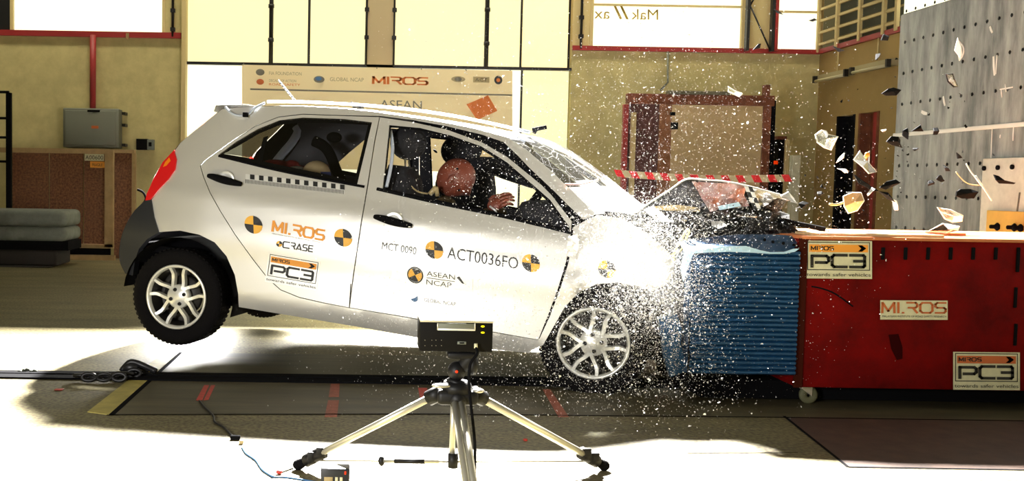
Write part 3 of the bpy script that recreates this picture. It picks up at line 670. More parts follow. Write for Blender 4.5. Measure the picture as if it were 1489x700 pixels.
# ================================================================== RED TROLLEY
TY = 5.0; TX0 = atY(1161, 450, TY).x; TX1 = XB - 0.11; TZ1 = atY(1300, 349, TY).z; TZ0 = atY(1300, 566, TY).z; TB = 5.95
BXL = atY(1010, 460, 5.3).x
tc = empty('impact_trolley', ((TX0 + TX1) / 2, TY + 0.45, 0), 'battered dark red steel trolley box on castors carrying the barrier', 'trolley')
g = MB(); g.bevbox((TX0, TY, TZ0), (TX1, TB, TZ1), M_CART, 0.006); obj('body', g, tc)
g = MB(); g.box((TX0 - 0.012, TY - 0.008, TZ0), (TX0 + 0.03, TY, TZ1), mat('edge_rust', (0.045, 0.008, 0.004), 0.9, spec=0.05)); obj('edge_strip', g, tc, label='dark rusty left edge')
g = MB(); g.bevbox((TX0, TY - 0.01, TZ1 - 0.004), (TX1, TB, TZ1 + 0.012), M_WOODO, 0.003); obj('top_board', g, tc)
for (a, b, y0, y1, m) in ((1168, 1360, 5.02, 5.2, M_WOODL), (1160, 1280, 5.3, 5.42, M_WOODL), (1290, 1440, 5.3, 5.36, M_WOODO), (1120, 1180, 5.5, 5.7, M_WOODL)):
    X0 = atY(a, 345, 5.1).x; X1 = atY(b, 345, 5.1).x
    g = MB(); g.bevbox((X0, y0, TZ1 + 0.012), (X1, y1, TZ1 + 0.026), m, 0.003); obj('top_lath', g, tc)
for k in range(7):
    x_ = 1284 + k * 32.8; y1 = 378 if k < 6 else 396
    g = MB(); A = atY(x_, 360, TY); B = atY(x_, y1, TY); g.bevbox((A.x - 0.009, TY - 0.006, B.z), (A.x + 0.009, TY + 0.002, A.z), M_BLACK, 0.003); obj('slot', g, tc)
for a, b in ((418, 448), (471, 503)):
    g = MB(); A = atY(1477, a, TY); B = atY(1474, b, TY); g.bevbox((A.x - 0.008, TY - 0.006, B.z), (A.x + 0.008, TY + 0.002, A.z), M_BLACK, 0.003); obj('slot', g, tc)
def tfn(px, py, off): return atY(px, py, TY - 0.004 - off)
for (o_, U, V, nm) in (((1171, 405), (97, 1), (0, -55), 'top left'), ((1386, 567), (97, 1), (0, -55), 'low right')):
    d = Decal(o_, U, V, tfn); pc3(d, M_ORG if nm == 'top left' else M_ORGD, M_INK, M_STK); obj('sticker', d.mb, tc, label='cream sticker reading PC3, %s of the box' % nm)
d = Decal((1280, 465), (98, 0.5), (0, -28), tfn); d.grid(0, 0, 1, 1, M_STK, 0.003, 3); d.stroke('MI.ROS', 0.03, 0.36, 0.97, 0.88, M_ORGD, 0.17, 0.22)
d.text('MALAYSIAN INSTITUTE OF ROAD SAFETY RESEARCH', 0.03, 0.12, 0.98, 0.22, M_INK); obj('sticker', d.mb, tc, label='small cream sticker with orange lettering')
g = MB(); g.box((BXL, 5.17, 0.012), (TX1, 5.93, TZ0), M_BLACK); obj('shade_block', g, tc)  # added black box stands in for the shade under trolley and barrier
# scuffs (stains in the paint)
for pts in ([(1180, 417), (1195, 420), (1215, 428), (1240, 446)],):
    g = MB(); g.tube(smooth([atY(x, y, TY - 0.001) for x, y in pts], 4), 0.004, M_BLACK, 5); obj('scratch', g, tc)
g = MB(); g.prism([atY(x, y, TY - 0.001) for x, y in ((1292, 487), (1306, 486), (1312, 505), (1312, 522), (1304, 524), (1296, 508))], (0, -0.002, 0), mat('scuff', (0.03, 0.002, 0.002), 1.0, spec=0.03)); obj('scuff_mark', g, tc)
for cx_ in (1192, 1560):
    A = atZ(cx_, 597); A = Vector((A.x, 5.12, 0.045))
    g = MB(); Mx = Matrix.Translation(A + Vector((0.01, 0, 0))) @ Matrix.Rotation(R(90), 4, 'X'); g.lathe([(0.012, -0.014), (0.038, -0.014), (0.045, -0.008), (0.045, 0.008), (0.038, 0.014), (0.012, 0.014)], Mx, mat('castor_tyre', (0.13, 0.13, 0.07), 0.6, spec=0.2), 20, close=True); cw = obj('castor_wheel', g, tc)
    g = MB(); g.prism([A + Vector(v) for v in ((0.02, -0.018, -0.005), (-0.04, -0.018, 0.04), (-0.04, -0.018, TZ0 - 0.045), (0.02, -0.018, TZ0 - 0.045))], (0, -0.004, 0), M_ALU)
    g.prism([A + Vector(v) for v in ((0.02, 0.018, -0.005), (-0.04, 0.018, 0.04), (-0.04, 0.018, TZ0 - 0.045), (0.02, 0.018, TZ0 - 0.045))], (0, 0.004, 0), M_ALU)
    g.box(A + Vector((-0.05, -0.04, TZ0 - 0.05)), A + Vector((0.04, 0.04, TZ0 - 0.045)), M_ALU); obj('castor_fork', g, cw)

# ================================================================== BLUE HONEYCOMB BARRIER
BX1 = TX0 - 0.014; BX0 = atY(1004, 460, 4.97).x; HY = 4.97; HZ0 = atY(1080, 545, HY).z; HZ1 = atY(1080, 364, HY).z
hb = empty('deformable_barrier', ((BX0 + BX1) / 2, HY + 0.4, HZ0), 'blue ribbed honeycomb crash barrier bolted to the red trolley', 'barrier')
NR = 26; g = MB(); hgt = (HZ1 - HZ0) / NR; vs = []; nx = 14; prof = []
for k in range(NR):
    z = HZ0 + k * hgt; dpt = random.uniform(-0.003, 0.003)
    prof += [(z, 0.010 + dpt), (z + hgt * 0.28, 0.0 + dpt), (z + hgt * 0.72, 0.0 + dpt), (z + hgt * 0.96, 0.014 + dpt)]
prof.append((HZ1, 0.01))
for i in range(nx + 1):
    t_ = i / nx; X = BX0 + (BX1 - BX0) * t_
    for j, (z, dp) in enumerate(prof):
        zz = z + 0.006 * noise.noise(Vector((X * 5, z * 6, 0))) * (1 - t_); xx = X - (0.02 * noise.noise(Vector((0, z * 14, 3)))) * (1 if i == 0 else 0)
        vs.append(Vector((xx, HY + dp + 0.01 * noise.noise(Vector((X * 7, z * 30, 1))) * (1 - t_), zz)))
npf = len(prof); fs = [(i * npf + j, (i + 1) * npf + j, (i + 1) * npf + j + 1, i * npf + j + 1) for i in range(nx) for j in range(npf - 1)]
g.add(vs, fs, M_BLUE)
# crushed plan: end and rear faces
BXc = BX0 + 0.16
g.add([(BX0, HY + 0.02, HZ0), (BX0, HY + 0.17, HZ0), (BX0, HY + 0.17, HZ1), (BX0, HY + 0.02, HZ1)], [(0, 1, 2, 3)], M_BLUE)
g.add([(BX0, HY + 0.17, HZ0), (BXc + .2, HY + 0.2, HZ0), (BXc + .2, HY + 0.2, HZ1), (BX0, HY + 0.17, HZ1)], [(0, 1, 2, 3)], M_BLUE)
g.box((BXc + .2, HY + 0.02, HZ0 + .002), (BX1, HY + 0.98, HZ1 - .002), M_BLUE)
obj('honeycomb_core', g, hb)
# crumpled clad sheet along the top, near lip pale and wavy
def hp(px, py, Y): return atY(px, py, Y)
lipb = [(998, 373), (1010, 369), (1030, 367.5), (1060, 366.5), (1090, 367.5), (1120, 369.5), (1140, 369.5), (1156, 366.5), (1162, 362)]
lipt = [(998, 366), (1010, 365), (1035, 361), (1060, 358), (1085, 358), (1105, 364), (1120, 367), (1140, 366.5), (1154, 362), (1164, 347)]
lipt = lipt[:9]
g = MB(); n = len(lipb); vs = []
for (a, b) in zip(lipb, lipt): vs += [atY(a[0], a[1], HY - 0.02), atY(b[0], b[1], HY - 0.012)]
rows = [vs]
top_img = [(985, 352), (1005, 348), (1030, 345), (1060, 342), (1090, 341), (1118, 341), (1138, 342), (1150, 343), (1164, 344)]
for i in range(n):
    p = atY(*lipt[i], HY - 0.012); q = atY(*top_img[i], HY + 0.14)
    for k in range(1, 7):
        t_ = k / 6; r_ = p.lerp(q, t_); r_.z += 0.018 * noise.noise(Vector((r_.x * 9, t_ * 4, 2))) * math.sin(math.pi * t_); vs.append(r_)
fs = [(2 * i, 2 * i + 2, 2 * i + 3, 2 * i + 1) for i in range(n - 1)]
b0 = 2 * n
for i in range(n - 1):
    fs.append((2 * i + 1, 2 * i + 3, b0 + (i + 1) * 6, b0 + i * 6))
    for k in range(5): fs.append((b0 + i * 6 + k, b0 + (i + 1) * 6 + k, b0 + (i + 1) * 6 + k + 1, b0 + i * 6 + k + 1))
nl = n - 1; g.add(vs, fs[:nl], M_BLUEL, True); b1_ = len(g.v); g.add(vs, fs[nl:], M_BLUE, True); obj('cladding_sheet', g, hb, label='pale blue crumpled top cladding')
for x_, y_ in ((1154, 357), (1139, 354), (1124, 352), (1112, 349)):
    g = MB(); A = atY(x_, y_, HY + 0.03); g.ell(A, (0.008, 0.008, 0.008), M_BLACK, nu=8, nv=5); obj('rivet', g, hb)
g = MB(); g.prism([atY(x, y, HY - 0.02) for x, y in ((996, 368), (1009, 368), (999, 392), (994, 410), (991, 390))], (0, 0.01, 0), M_BLUEL); obj('cladding_flap', g, hb, label='pale blue folded corner flap')
g = MB(); pts = [(958, 462), (985, 458), (992, 480), (990, 500), (999, 540), (975, 549), (966, 520), (963, 490)]
g.prism([atY(x, y, 5.02) for x, y in pts], (0, 0.03, 0), M_BLUE)
obj('bumper_element', g, hb, label='torn blue bumper strip hanging at the left')
g = MB(); g.prism([atY(x, y, 5.08) for x, y in ((985, 372), (1003, 372), (1003, 545), (992, 530), (986, 470))], (0, 0.06, 0), M_HOODU); obj('crushed_face', g, hb)

# ================================================================== CAR
PSI, PIT, ROL = R(-15.6), R(5.5), R(-0.5)
Rc = Matrix.Rotation(PSI, 4, 'Z') @ Matrix.Rotation(PIT, 4, 'Y') @ Matrix.Rotation(ROL, 4, 'X')
W0 = 0.78
_p = atY(257, 432, 5.93)
CM = Matrix.Translation(_p - (Rc @ Vector((0, -W0, 0)))) @ Rc
CMi = CM.inverted(); CAMl = CMi @ CAM
def clp(px, py, y):
    """local car point on plane y"""
    d = CMi.to_3x3() @ ray(px, py); t_ = (y - CAMl.y) / d.y; return CAMl + d * t_
def wf(x, z):
    w_ = 0.80
    if z < 0.06: w_ -= 1.6 * (0.06 - z) ** 1.5
    if z > 0.34: w_ -= 0.10 * min((z - 0.34) / 0.32, 1) ** 2 * 0.4
    if z > 0.62: w_ -= 0.36 * (z - 0.62)
    if 0.28 < z < 0.5: w_ += 0.008 * math.sin((z - 0.28) / 0.22 * math.pi)
    if x < 0.15: w_ -= 0.20 * (0.15 - x) ** 1.6
    if x > 2.55: w_ -= 0.2 * (x - 2.55)
    return w_
def surf(px, py, off=0.0):
    y = -0.78
    for _ in range(14):
        p = clp(px, py, y); y = 0.5 * y + 0.5 * (-(wf(p.x, p.z) + off))
    return clp(px, py, y)
def csurf(px, py, off=0.0): return CM @ surf(px, py, off)
# local panel builder -------------------------------------------------
def densify(pts, step=14.0, closed=True):
    out = []; n = len(pts)
    for i in range(n if closed else n - 1):
        a = pts[i]; b = pts[(i + 1) % n]; L = math.hypot(b[0] - a[0], b[1] - a[1]); k = max(1, int(L / step))
        for j in range(k): out.append((a[0] + (b[0] - a[0]) * j / k, a[1] + (b[1] - a[1]) * j / k))
    if not closed: out.append(pts[-1])
    return out
def inset(pts, d_):
    n = len(pts); A = sum(pts[i][0] * pts[(i + 1) % n][1] - pts[(i + 1) % n][0] * pts[i][1] for i in range(n)); s_ = 1 if A > 0 else -1
    out = []
    for i in range(n):
        a, b, c = pts[i - 1], pts[i], pts[(i + 1) % n]
        e1 = Vector((b[0] - a[0], b[1] - a[1])); e2 = Vector((c[0] - b[0], c[1] - b[1]))
        if e1.length < 1e-6 or e2.length < 1e-6: out.append(b); continue
        n1 = Vector((-e1.y, e1.x)).normalized() * s_; n2 = Vector((-e2.y, e2.x)).normalized() * s_; nn = (n1 + n2)
        if nn.length < 0.3: nn = n1
        nn.normalize(); out.append((b[0] + nn.x * d_, b[1] + nn.y * d_))
    return out
def inpoly(x, y, P):
    c = False; n = len(P); j = n - 1
    for i in range(n):
        if (P[i][1] > y) != (P[j][1] > y) and x < (P[j][0] - P[i][0]) * (y - P[i][1]) / (P[j][1] - P[i][1]) + P[i][0]: c = not c
        j = i
    return c
def sm2(pts, k=3):
    return [(v.x, v.y) for v in smooth([Vector((p[0], p[1], 0)) for p in pts], k)]
def segd(x, y, a, b):
    dx, dy = b[0] - a[0], b[1] - a[1]; L = dx * dx + dy * dy
    t_ = max(0, min(1, ((x - a[0]) * dx + (y - a[1]) * dy) / L)) if L > 1e-9 else 0
    return math.hypot(x - a[0] - t_ * dx, y - a[1] - t_ * dy)
def panel(outer, holes=(), step=11.0, gap=0.8, off=0.0, thick=0.014, depth_fn=None):
    """px polygon -> list of local verts, faces (front sheet + turned-in rim)"""
    fn = depth_fn or (lambda x, y: surf(x, y, off))
    outer = densify(inset(outer, gap), step); holes = [densify(h, step) for h in holes]
    pts = list(outer); edges = [(i, (i + 1) % len(outer)) for i in range(len(outer))]
    for h in holes:
        b = len(pts); pts += h; edges += [(b + i, b + (i + 1) % len(h)) for i in range(len(h))]
    xs = [p[0] for p in outer]; ys = [p[1] for p in outer]
    x = min(xs) + step / 2
    while x < max(xs):
        y = min(ys) + step / 2
        while y < max(ys):
            if inpoly(x, y, outer) and not any(inpoly(x, y, h) for h in holes):
                if min(segd(x, y, pts[a], pts[b]) for a, b in edges) > step * 0.4: pts.append((x, y))
            y += step
        x += step
    V2, E2, F2, _, _, _ = delaunay_2d_cdt([Vector(p) for p in pts], edges, [], 0, 1e-4)
    fs = []
    for f in F2:
        cx = sum(V2[i].x for i in f) / len(f); cy = sum(V2[i].y for i in f) / len(f)
        a_, b_, c_ = V2[f[0]], V2[f[1]], V2[f[2]]
        mn = min((a_ - b_).length, (b_ - c_).length, (c_ - a_).length); mxl = max((a_ - b_).length, (b_ - c_).length, (c_ - a_).length)
        if abs((b_ - a_).cross(c_ - a_)) < 0.04 * mxl * mxl: continue
        if inpoly(cx, cy, outer) and not any(inpoly(cx, cy, h) for h in holes): fs.append(tuple(f))
    V3 = [fn(v.x, v.y) for v in V2]
    cnt = {}
    for f in fs:
        for i in range(len(f)):
            e = (f[i], f[(i + 1) % len(f)]); cnt[frozenset(e)] = cnt.get(frozenset(e), []) + [e]
    rim = [v[0] for v in cnt.values() if len(v) == 1]
    # orient: local normal should face -y
    if fs:
        tot = 0
        for f in fs:
            a, b, c = V3[f[0]], V3[f[1]], V3[f[2]]; tot += (b - a).cross(c - a).y
        if tot > 0: fs = [f[::-1] for f in fs]; rim = [(b, a) for a, b in rim]
    mp = {}; V = list(V3)
    for a, b in rim:
        for i in (a, b):
            if i not in mp: mp[i] = len(V); V.append(V3[i] + Vector((0, thick, 0)))
    rf = [(b, a, mp[a], mp[b]) for a, b in rim]
    return V, fs, rf
CAR = empty('hatchback_car', (0, 0, 0), 'silver-white compact hatchback crashing nose-first into the blue barrier, rear wheels lifted', 'car', M=CM)
def L2W(vs): return [CM @ Vector(v) for v in vs]
def put_panel(name, m, outer, holes=(), label=None, far=True, parent=None, far_label=None, lining=False, **kw):
    V, fs, rf = panel(outer, holes, **kw)
    g = MB(); g.add(L2W(V), fs, m, True); g.add(L2W(V), rf, m)
    o = obj(name, g, parent or CAR, label=label)
    if far:
        V2 = [Vector((v.x, -v.y, v.z)) for v in V]
        g2 = MB(); g2.add(L2W(V2), [f[::-1] for f in fs], m, True); g2.add(L2W(V2), [f[::-1] for f in rf], m)
        obj(name, g2, parent or CAR)
    if lining:
        for sg in ((1, -1) if far else (1,)):
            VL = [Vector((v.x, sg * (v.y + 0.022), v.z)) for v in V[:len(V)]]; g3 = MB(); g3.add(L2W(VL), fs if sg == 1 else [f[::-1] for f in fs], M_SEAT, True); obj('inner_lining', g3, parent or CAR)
    return o, V
def cpart(name, mb, parent=None, label=None):
    return obj(name, mb, parent or CAR, label=label)

roofline = [(322, 159), (345, 156), (380, 154.5), (420, 154), (470, 156), (530, 161), (590, 169), (640, 177), (690, 187), (738, 200)]
apillar_o = [(765, 217), (800, 247), (835, 281), (867, 312)]
apillar_i = [(848, 320), (826, 299), (804, 277), (771, 246), (752, 226), (732, 207), (700, 196), (650, 184), (600, 175), (552, 169)]
dooruf = [(500, 168), (440, 166), (405, 170), (372, 183), (342, 202), (318, 219), (300, 232), (291, 241)]
seamR = [(296, 258), (305, 280), (320, 307), (342, 342), (368, 378), (390, 406), (408, 422), (435, 433), (470, 441), (508, 448)]
sillT = [(580, 460), (650, 472), (720, 484), (783, 495)]
sillB = [(770, 514), (700, 507), (620, 494), (520, 476), (430, 461), (347, 447)]
archR = [(346, 428), (341, 400), (329, 373), (312, 353), (290, 342), (262, 336), (231, 338)]
tailE = [(224, 316), (220, 291), (230, 277), (245, 261), (255, 247), (257, 232), (254, 219), (262, 208), (276, 196), (296, 180)]
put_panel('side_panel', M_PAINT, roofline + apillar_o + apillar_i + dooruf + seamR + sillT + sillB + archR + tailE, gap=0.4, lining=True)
seamB = [(552, 170), (545, 205), (535, 268), (526, 320), (514, 400), (508, 448)]
rwin = [(318, 225), (342, 207), (374, 188), (406, 175), (440, 171), (500, 173), (541, 178), (519, 270), (460, 258), (400, 246), (350, 235)]
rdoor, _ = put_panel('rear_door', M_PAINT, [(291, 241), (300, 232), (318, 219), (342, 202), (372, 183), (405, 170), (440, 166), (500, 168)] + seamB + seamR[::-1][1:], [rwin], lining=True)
fwin = [(566, 182), (610, 186), (655, 197), (700, 213), (737, 236), (783, 276), (800, 291), (828, 330), (828, 337), (740, 317), (640, 296), (556, 277)]
fdoor_o = [(552, 170), (600, 177), (650, 188), (700, 206), (738, 228), (788, 269), (802, 283), (832, 322), (830, 345), (824, 380), (812, 420), (797, 460), (783, 495)] + sillT[::-1][1:] + [(508, 448)] + seamB[::-1][1:-1]
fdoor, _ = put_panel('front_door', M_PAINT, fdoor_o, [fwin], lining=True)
# glass
put_panel('window_glass', M_GLASS, rwin, gap=-1, off=-0.012, thick=0.002, step=30)
# window rubber surrounds
def strip(name, pts, r_, m, off=0.0, parent=None, far=True, label=None):
    P = smooth([surf(x, y, off) for x, y in pts], 4); g = MB(); g.tube(L2W(P), r_, m, 6); o = cpart(name, g, parent, label)
    if far:
        g = MB(); g.tube(L2W([Vector((p.x, -p.y, p.z)) for p in P]), r_, m, 6); cpart(name, g, None)
    return o
strip('belt_trim', [(318, 227), (400, 247), (460, 259), (530, 272)], 0.008, M_BLACK)
strip('belt_trim', [(548, 275), (640, 296), (740, 317), (830, 339)], 0.010, M_BLACK)
# inner black frames of windows: ring panels
ring1 = inset(rwin, 7)
V, fs, rf = panel(rwin, [ring1], gap=-1, off=-0.014); g = MB(); g.add(L2W(V), fs, M_BLACK, True); cpart('window_surround', g)
g = MB(); g.add(L2W([Vector((v.x, -v.y, v.z)) for v in V]), [f[::-1] for f in fs], M_BLACK, True); cpart('window_surround', g)
# rear quarter strip black inside window (vertical divider)
g = MB(); A = [surf(383, 200, -0.016), surf(389, 198, -0.016), surf(381, 236, -0.016), surf(374, 235, -0.016)]; g.prism(L2W(A), CM.to_3x3() @ Vector((0, 0.01, 0)), M_BLACK); cpart('window_divider', g)
ring2 = inset(fwin, 4)
V, fs, rf = panel(fwin, [ring2], gap=-1, off=-0.014); g = MB(); g.add(L2W(V), fs, M_BLACK, True); cpart('window_surround', g)
g = MB(); g.add(L2W([Vector((v.x, -v.y, v.z)) for v in V]), [f[::-1] for f in fs], M_BLACK, True); cpart('window_surround', g)
put_panel('sail_panel', M_BLACK, [(789, 268), (848, 322), (832, 338), (829, 327), (803, 292)], gap=0, off=-0.010)
put_panel('door_seal', M_BLACK, [(600, 173), (650, 182), (700, 194), (734, 203), (772, 244), (806, 276), (850, 321), (832, 340), (788, 272), (738, 232), (700, 209), (600, 180)], gap=0, off=-0.020)
# front wing (fender)
fwing = [(833, 330), (852, 320), (868, 312), (905, 318), (940, 338), (975, 368), (985, 395), (968, 415), (950, 424), (925, 417), (897, 412), (868, 414), (842, 426), (822, 447), (806, 475), (790, 503), (768, 512), (784, 492), (799, 460), (814, 420), (826, 382), (832, 346)]
def wing_fn(x, y):
    p = surf(x, y, 0.0); a = max(0, min(1, (x - 880) / 100))
    k = 0.05 * noise.noise(Vector((x / 38, y / 30, 5))) * a
    if x < 840 and y > 400: k += 0.03
    return clp(x, y, p.y - 0.012 * (1 if y > 400 and x < 850 else 0) - k)
put_panel('front_wing', M_PAINT, fwing, depth_fn=wing_fn, step=9, far=False, label='white front wing, crumpled towards the barrier')
# far wing simplified mirror
put_panel('rear_bumper', M_PLAST, [(212, 291), (220, 291), (224, 316), (231, 338), (214, 348), (202, 362), (196, 380), (193, 401), (182, 398), (175, 384), (173, 368), (176, 346), (184, 325), (196, 306)], off=0.008, thick=0.06, gap=0)
tl, _ = put_panel('tail_lamp', M_TAIL, [(253, 218), (257, 232), (255, 247), (245, 261), (230, 277), (219, 291), (211, 292), (213, 282), (222, 262), (236, 236)], off=0.010, thick=0.05, gap=0.3)
V, fs, rf = panel([(240, 236), (246, 229), (248, 234), (242, 241), (237, 243)], off=0.013, gap=0); g = MB(); g.add(L2W(V), fs, M_TAILO, True); cpart('amber_lens', g, tl, 'amber indicator lens')
# ---- roof (loft between near rail and mirror)
def loft(name, curve, bulge, m, nseg=16, label=None, parent=None, inner=None):
    vs = []; n = len(curve)
    for i, p in enumerate(curve):
        t_ = i / (n - 1); b = bulge(t_)
        for j in range(nseg + 1):
            s_ = -1 + 2 * j / nseg; k = 1 - s_ * s_; k2 = 1 - abs(s_) ** 3
            vs.append(Vector((p.x + b[0] * k, -p.y * -s_ if False else p.y * -s_, p.z + b[1] * k2)))
    fs = [(i * (nseg + 1) + j, i * (nseg + 1) + j + 1, (i + 1) * (nseg + 1) + j + 1, (i + 1) * (nseg + 1) + j) for i in range(n - 1) for j in range(nseg)]
    g = MB(); g.add(L2W(vs), fs, m, True); o = cpart(name, g, parent, label); return o
rl = [surf(x, y) for x, y in sm2(roofline, 3)]
for p in rl: p.y = p.y
loft('roof_panel', rl, lambda t: (0.17 * t ** 5, 0.010 + 0.012 * math.sin(math.pi * t) + 0.023 * t ** 4), M_PAINT)
rl2 = [surf(x, y + 3, -0.01) for x, y in sm2(roofline, 2)]; loft('headlining', rl2, lambda t: (0, 0.0), M_INT)
ws = [surf(x, y) for x, y in sm2([(738, 200)] + apillar_o, 4)]
def wsb(t): return (0.17 + 0.12 * t, 0.035)
wso = loft('windscreen', ws, wsb, M_WIND, label='cracked laminated windscreen')
M_CRZ = glass('crazed_glass', (0.85, 0.86, 0.84), 0.1, dust=0.55, dust_scale=40)
wso.data.materials.append(M_CRZ)
nr_ = len(ws) - 1
for pi, pg in enumerate(wso.data.polygons):
    t_ = (pi // 16) / nr_; s_ = (pi % 16) / 16.0
    if t_ * 1.0 + 0.30 * s_ + 0.10 * noise.noise(Vector((t_ * 5, s_ * 5, 2))) > 0.66 or s_ > 0.86: pg.material_index = 1
tg = [surf(x, y) for x, y in sm2([(322, 159), (296, 180), (276, 196), (262, 208), (253, 219)], 3)]
loft('rear_glass', tg, lambda t: (-0.05, 0.01), glass('rear_tint', (0.8, 0.8, 0.74), 0.05))
tg2 = [surf(x, y) for x, y in sm2([(253, 219), (236, 238), (222, 262), (212, 291)], 3)]
loft('tailgate', tg2, lambda t: (-0.07, 0.0), M_PAINT)
tg3 = [surf(x, y) for x, y in sm2([(212, 291), (196, 306), (184, 325), (176, 346), (173, 368), (175, 384), (182, 398)], 3)]
loft('rear_bumper_shell', tg3, lambda t: (-0.09, 0.0), M_PLAST)
sp = [surf(310, 160, -0.02), surf(330, 155, -0.02)]
g = MB(); vs = []
for j in range(17):
    s_ = -1 + j / 8; k = 1 - abs(s_) ** 4
    for p, zo in ((surf(311, 162), 0.0), (surf(314, 153), 0.02), (surf(350, 152), 0.02)): vs.append(Vector((p.x - 0.05 * k, -p.y * s_, p.z + zo * k)))
g.add(L2W(vs), [(3 * j + a, 3 * j + a + 1, 3 * j + a + 4, 3 * j + a + 3) for j in range(16) for a in range(2)], M_PAINT, True); cpart('roof_spoiler', g)
# floor pan and inner sills, parcel shelf, bulkhead
g = MB()
def lb(a, b, m, gg=None, r_=0.02): (gg or g).bevbox(a, b, m, r_, CM)
g.box((0.33, -0.70, 0.0), (2.0, 0.70, 0.05), M_BLACK, CM); g.box((-0.45, -0.42, 0.0), (2.7, 0.42, 0.06), M_BLACK, CM)
g.box((-0.46, -0.6, 0.22), (0.45, 0.6, 0.26), M_BLACK, CM); cpart('floor_pan', g)
g = MB(); g.box((1.98, -0.70, 0.05), (2.02, 0.70, 0.55), M_BLACK, CM); cpart('bulkhead', g)
for s_ in (-1, 1):
    g = MB(); ya = s_ * 0.70; g.box((0.42, ya - 0.01, 0.02), (1.98, ya + 0.01, 0.44), M_BLACK, CM); cpart('door_lining', g)
    # C pillar inner trim on far side, pale
# interior trims on far side: rear quarter curved pillar trim (pale blue-grey)
g = MB(); pts = smooth([clp(x, y, 0.55) for x, y in ((399, 238), (412, 222), (424, 208), (433, 192), (430, 184))], 4)
g.tube(L2W(pts), 0.030, M_INTL, 10); cpart('pillar_trim', g, label='pale grey curved inner pillar trim')
V, fs, rf = panel([(430, 176), (541, 178), (537, 198), (508, 222), (488, 240), (486, 262), (440, 252), (404, 246), (424, 222), (436, 205), (438, 190)], gap=0, depth_fn=lambda x, y: clp(x, y, 0.35 + 0.15 * (x - 430) / 100)); g = MB(); g.add(L2W(V), fs, M_INT, True); cpart('rear_seat_back', g)
# dashboard, wheel
g = MB(); a = clp(800, 318, -0.4); g.bevbox((a.x - 0.16, -0.66, a.z - 0.25), (a.x + 0.45, 0.66, a.z + 0.09), M_SEAT, 0.05, CM); cpart('dashboard', g)
a = clp(768, 305, -0.36); g = MB(); Mw = CM @ Matrix.Translation(a) @ Matrix.Rotation(R(-62), 4, 'Y')
g.lathe([(0.17 + 0.014 * math.cos(t_ * math.pi / 4), 0.014 * math.sin(t_ * math.pi / 4)) for t_ in range(8)], Mw, M_BLACK, 28, close=True)
g.lathe([(0, 0.02), (0.06, 0.02), (0.07, -0.01)], Mw, M_BLACK, 16)
for an in (0, 120, 240): g.box((0.04, -0.015, -0.008), (0.165, 0.015, 0.008), M_BLACK, Mw @ Matrix.Rotation(R(an + 90), 4, 'Z'))
cpart('steering_wheel', g)
# front seats
def seat(ys, dx):
    hr = clp(594, 208, -0.37) + Vector((dx, 0, 0)); g = MB(); c = Vector((hr.x, ys, hr.z))
    g.ell(CM @ c, (0.105, 0.14, 0.10), M_SEAT, CM.to_3x3() @ Matrix.Rotation(R(-10), 3, 'Y'), 20, 12); 
    h = cpart('headrest', g)
    for dy in (-0.05, 0.05):
        g = MB(); g.tube(L2W([c + Vector((0.0, dy, -0.08)), c + Vector((0.02, dy, -0.20))]), 0.006, M_ALU, 6); cpart('headrest_post', g, h)
    b = clp(588, 262, -0.37) + Vector((dx, 0, 0)); g = MB(); pr = []
    for k in range(9):
        t_ = k / 8; z = b.z + 0.08 - t_ * 0.62; x = b.x - 0.02 + 0.10 * t_; wd = 0.15 + 0.10 * min(1, t_ * 2.5) ** 0.6; dp = 0.10 + 0.02 * t_
        ring = [Vector((x + dp * math.cos(q * math.pi / 6) * (0.7 if k == 0 else 1), ys + wd * math.copysign(abs(math.sin(q * math.pi / 6)) ** 0.7, math.sin(q * math.pi / 6)), z)) for q in range(12)]
        pr.append(ring)
    vs = [v for r_ in pr for v in r_]; fs = [(i * 12 + j, (i + 1) * 12 + j, (i + 1) * 12 + (j + 1) % 12, i * 12 + (j + 1) % 12) for i in range(8) for j in range(12)] + [tuple(range(12))]
    g.add(L2W(vs), fs, M_SEAT, True); cpart('seat_back', g)
    g = MB(); g.bevbox((b.x + 0.02, ys - 0.24, 0.10), (b.x + 0.52, ys + 0.24, 0.22), M_SEAT, 0.05, CM); cpart('seat_cushion', g)
seat(-0.37, 0.0); seat(0.37, 0.16)
g = MB(); g.tube(L2W(smooth([surf(568, 190, -0.05), surf(571, 215, -0.04), surf(568, 245, -0.03), surf(562, 272, -0.03)], 4)), 0.010, M_INTL, 8); cpart('belt_guide', g, label='shiny grey pillar strip')
g = MB(); g.tube(L2W(smooth([clp(580, 257, -0.5), clp(590, 263, -0.52), clp(606, 278, -0.5), clp(622, 282, -0.5)], 4)), 0.005, M_TAN, 6); cpart('cable', g)

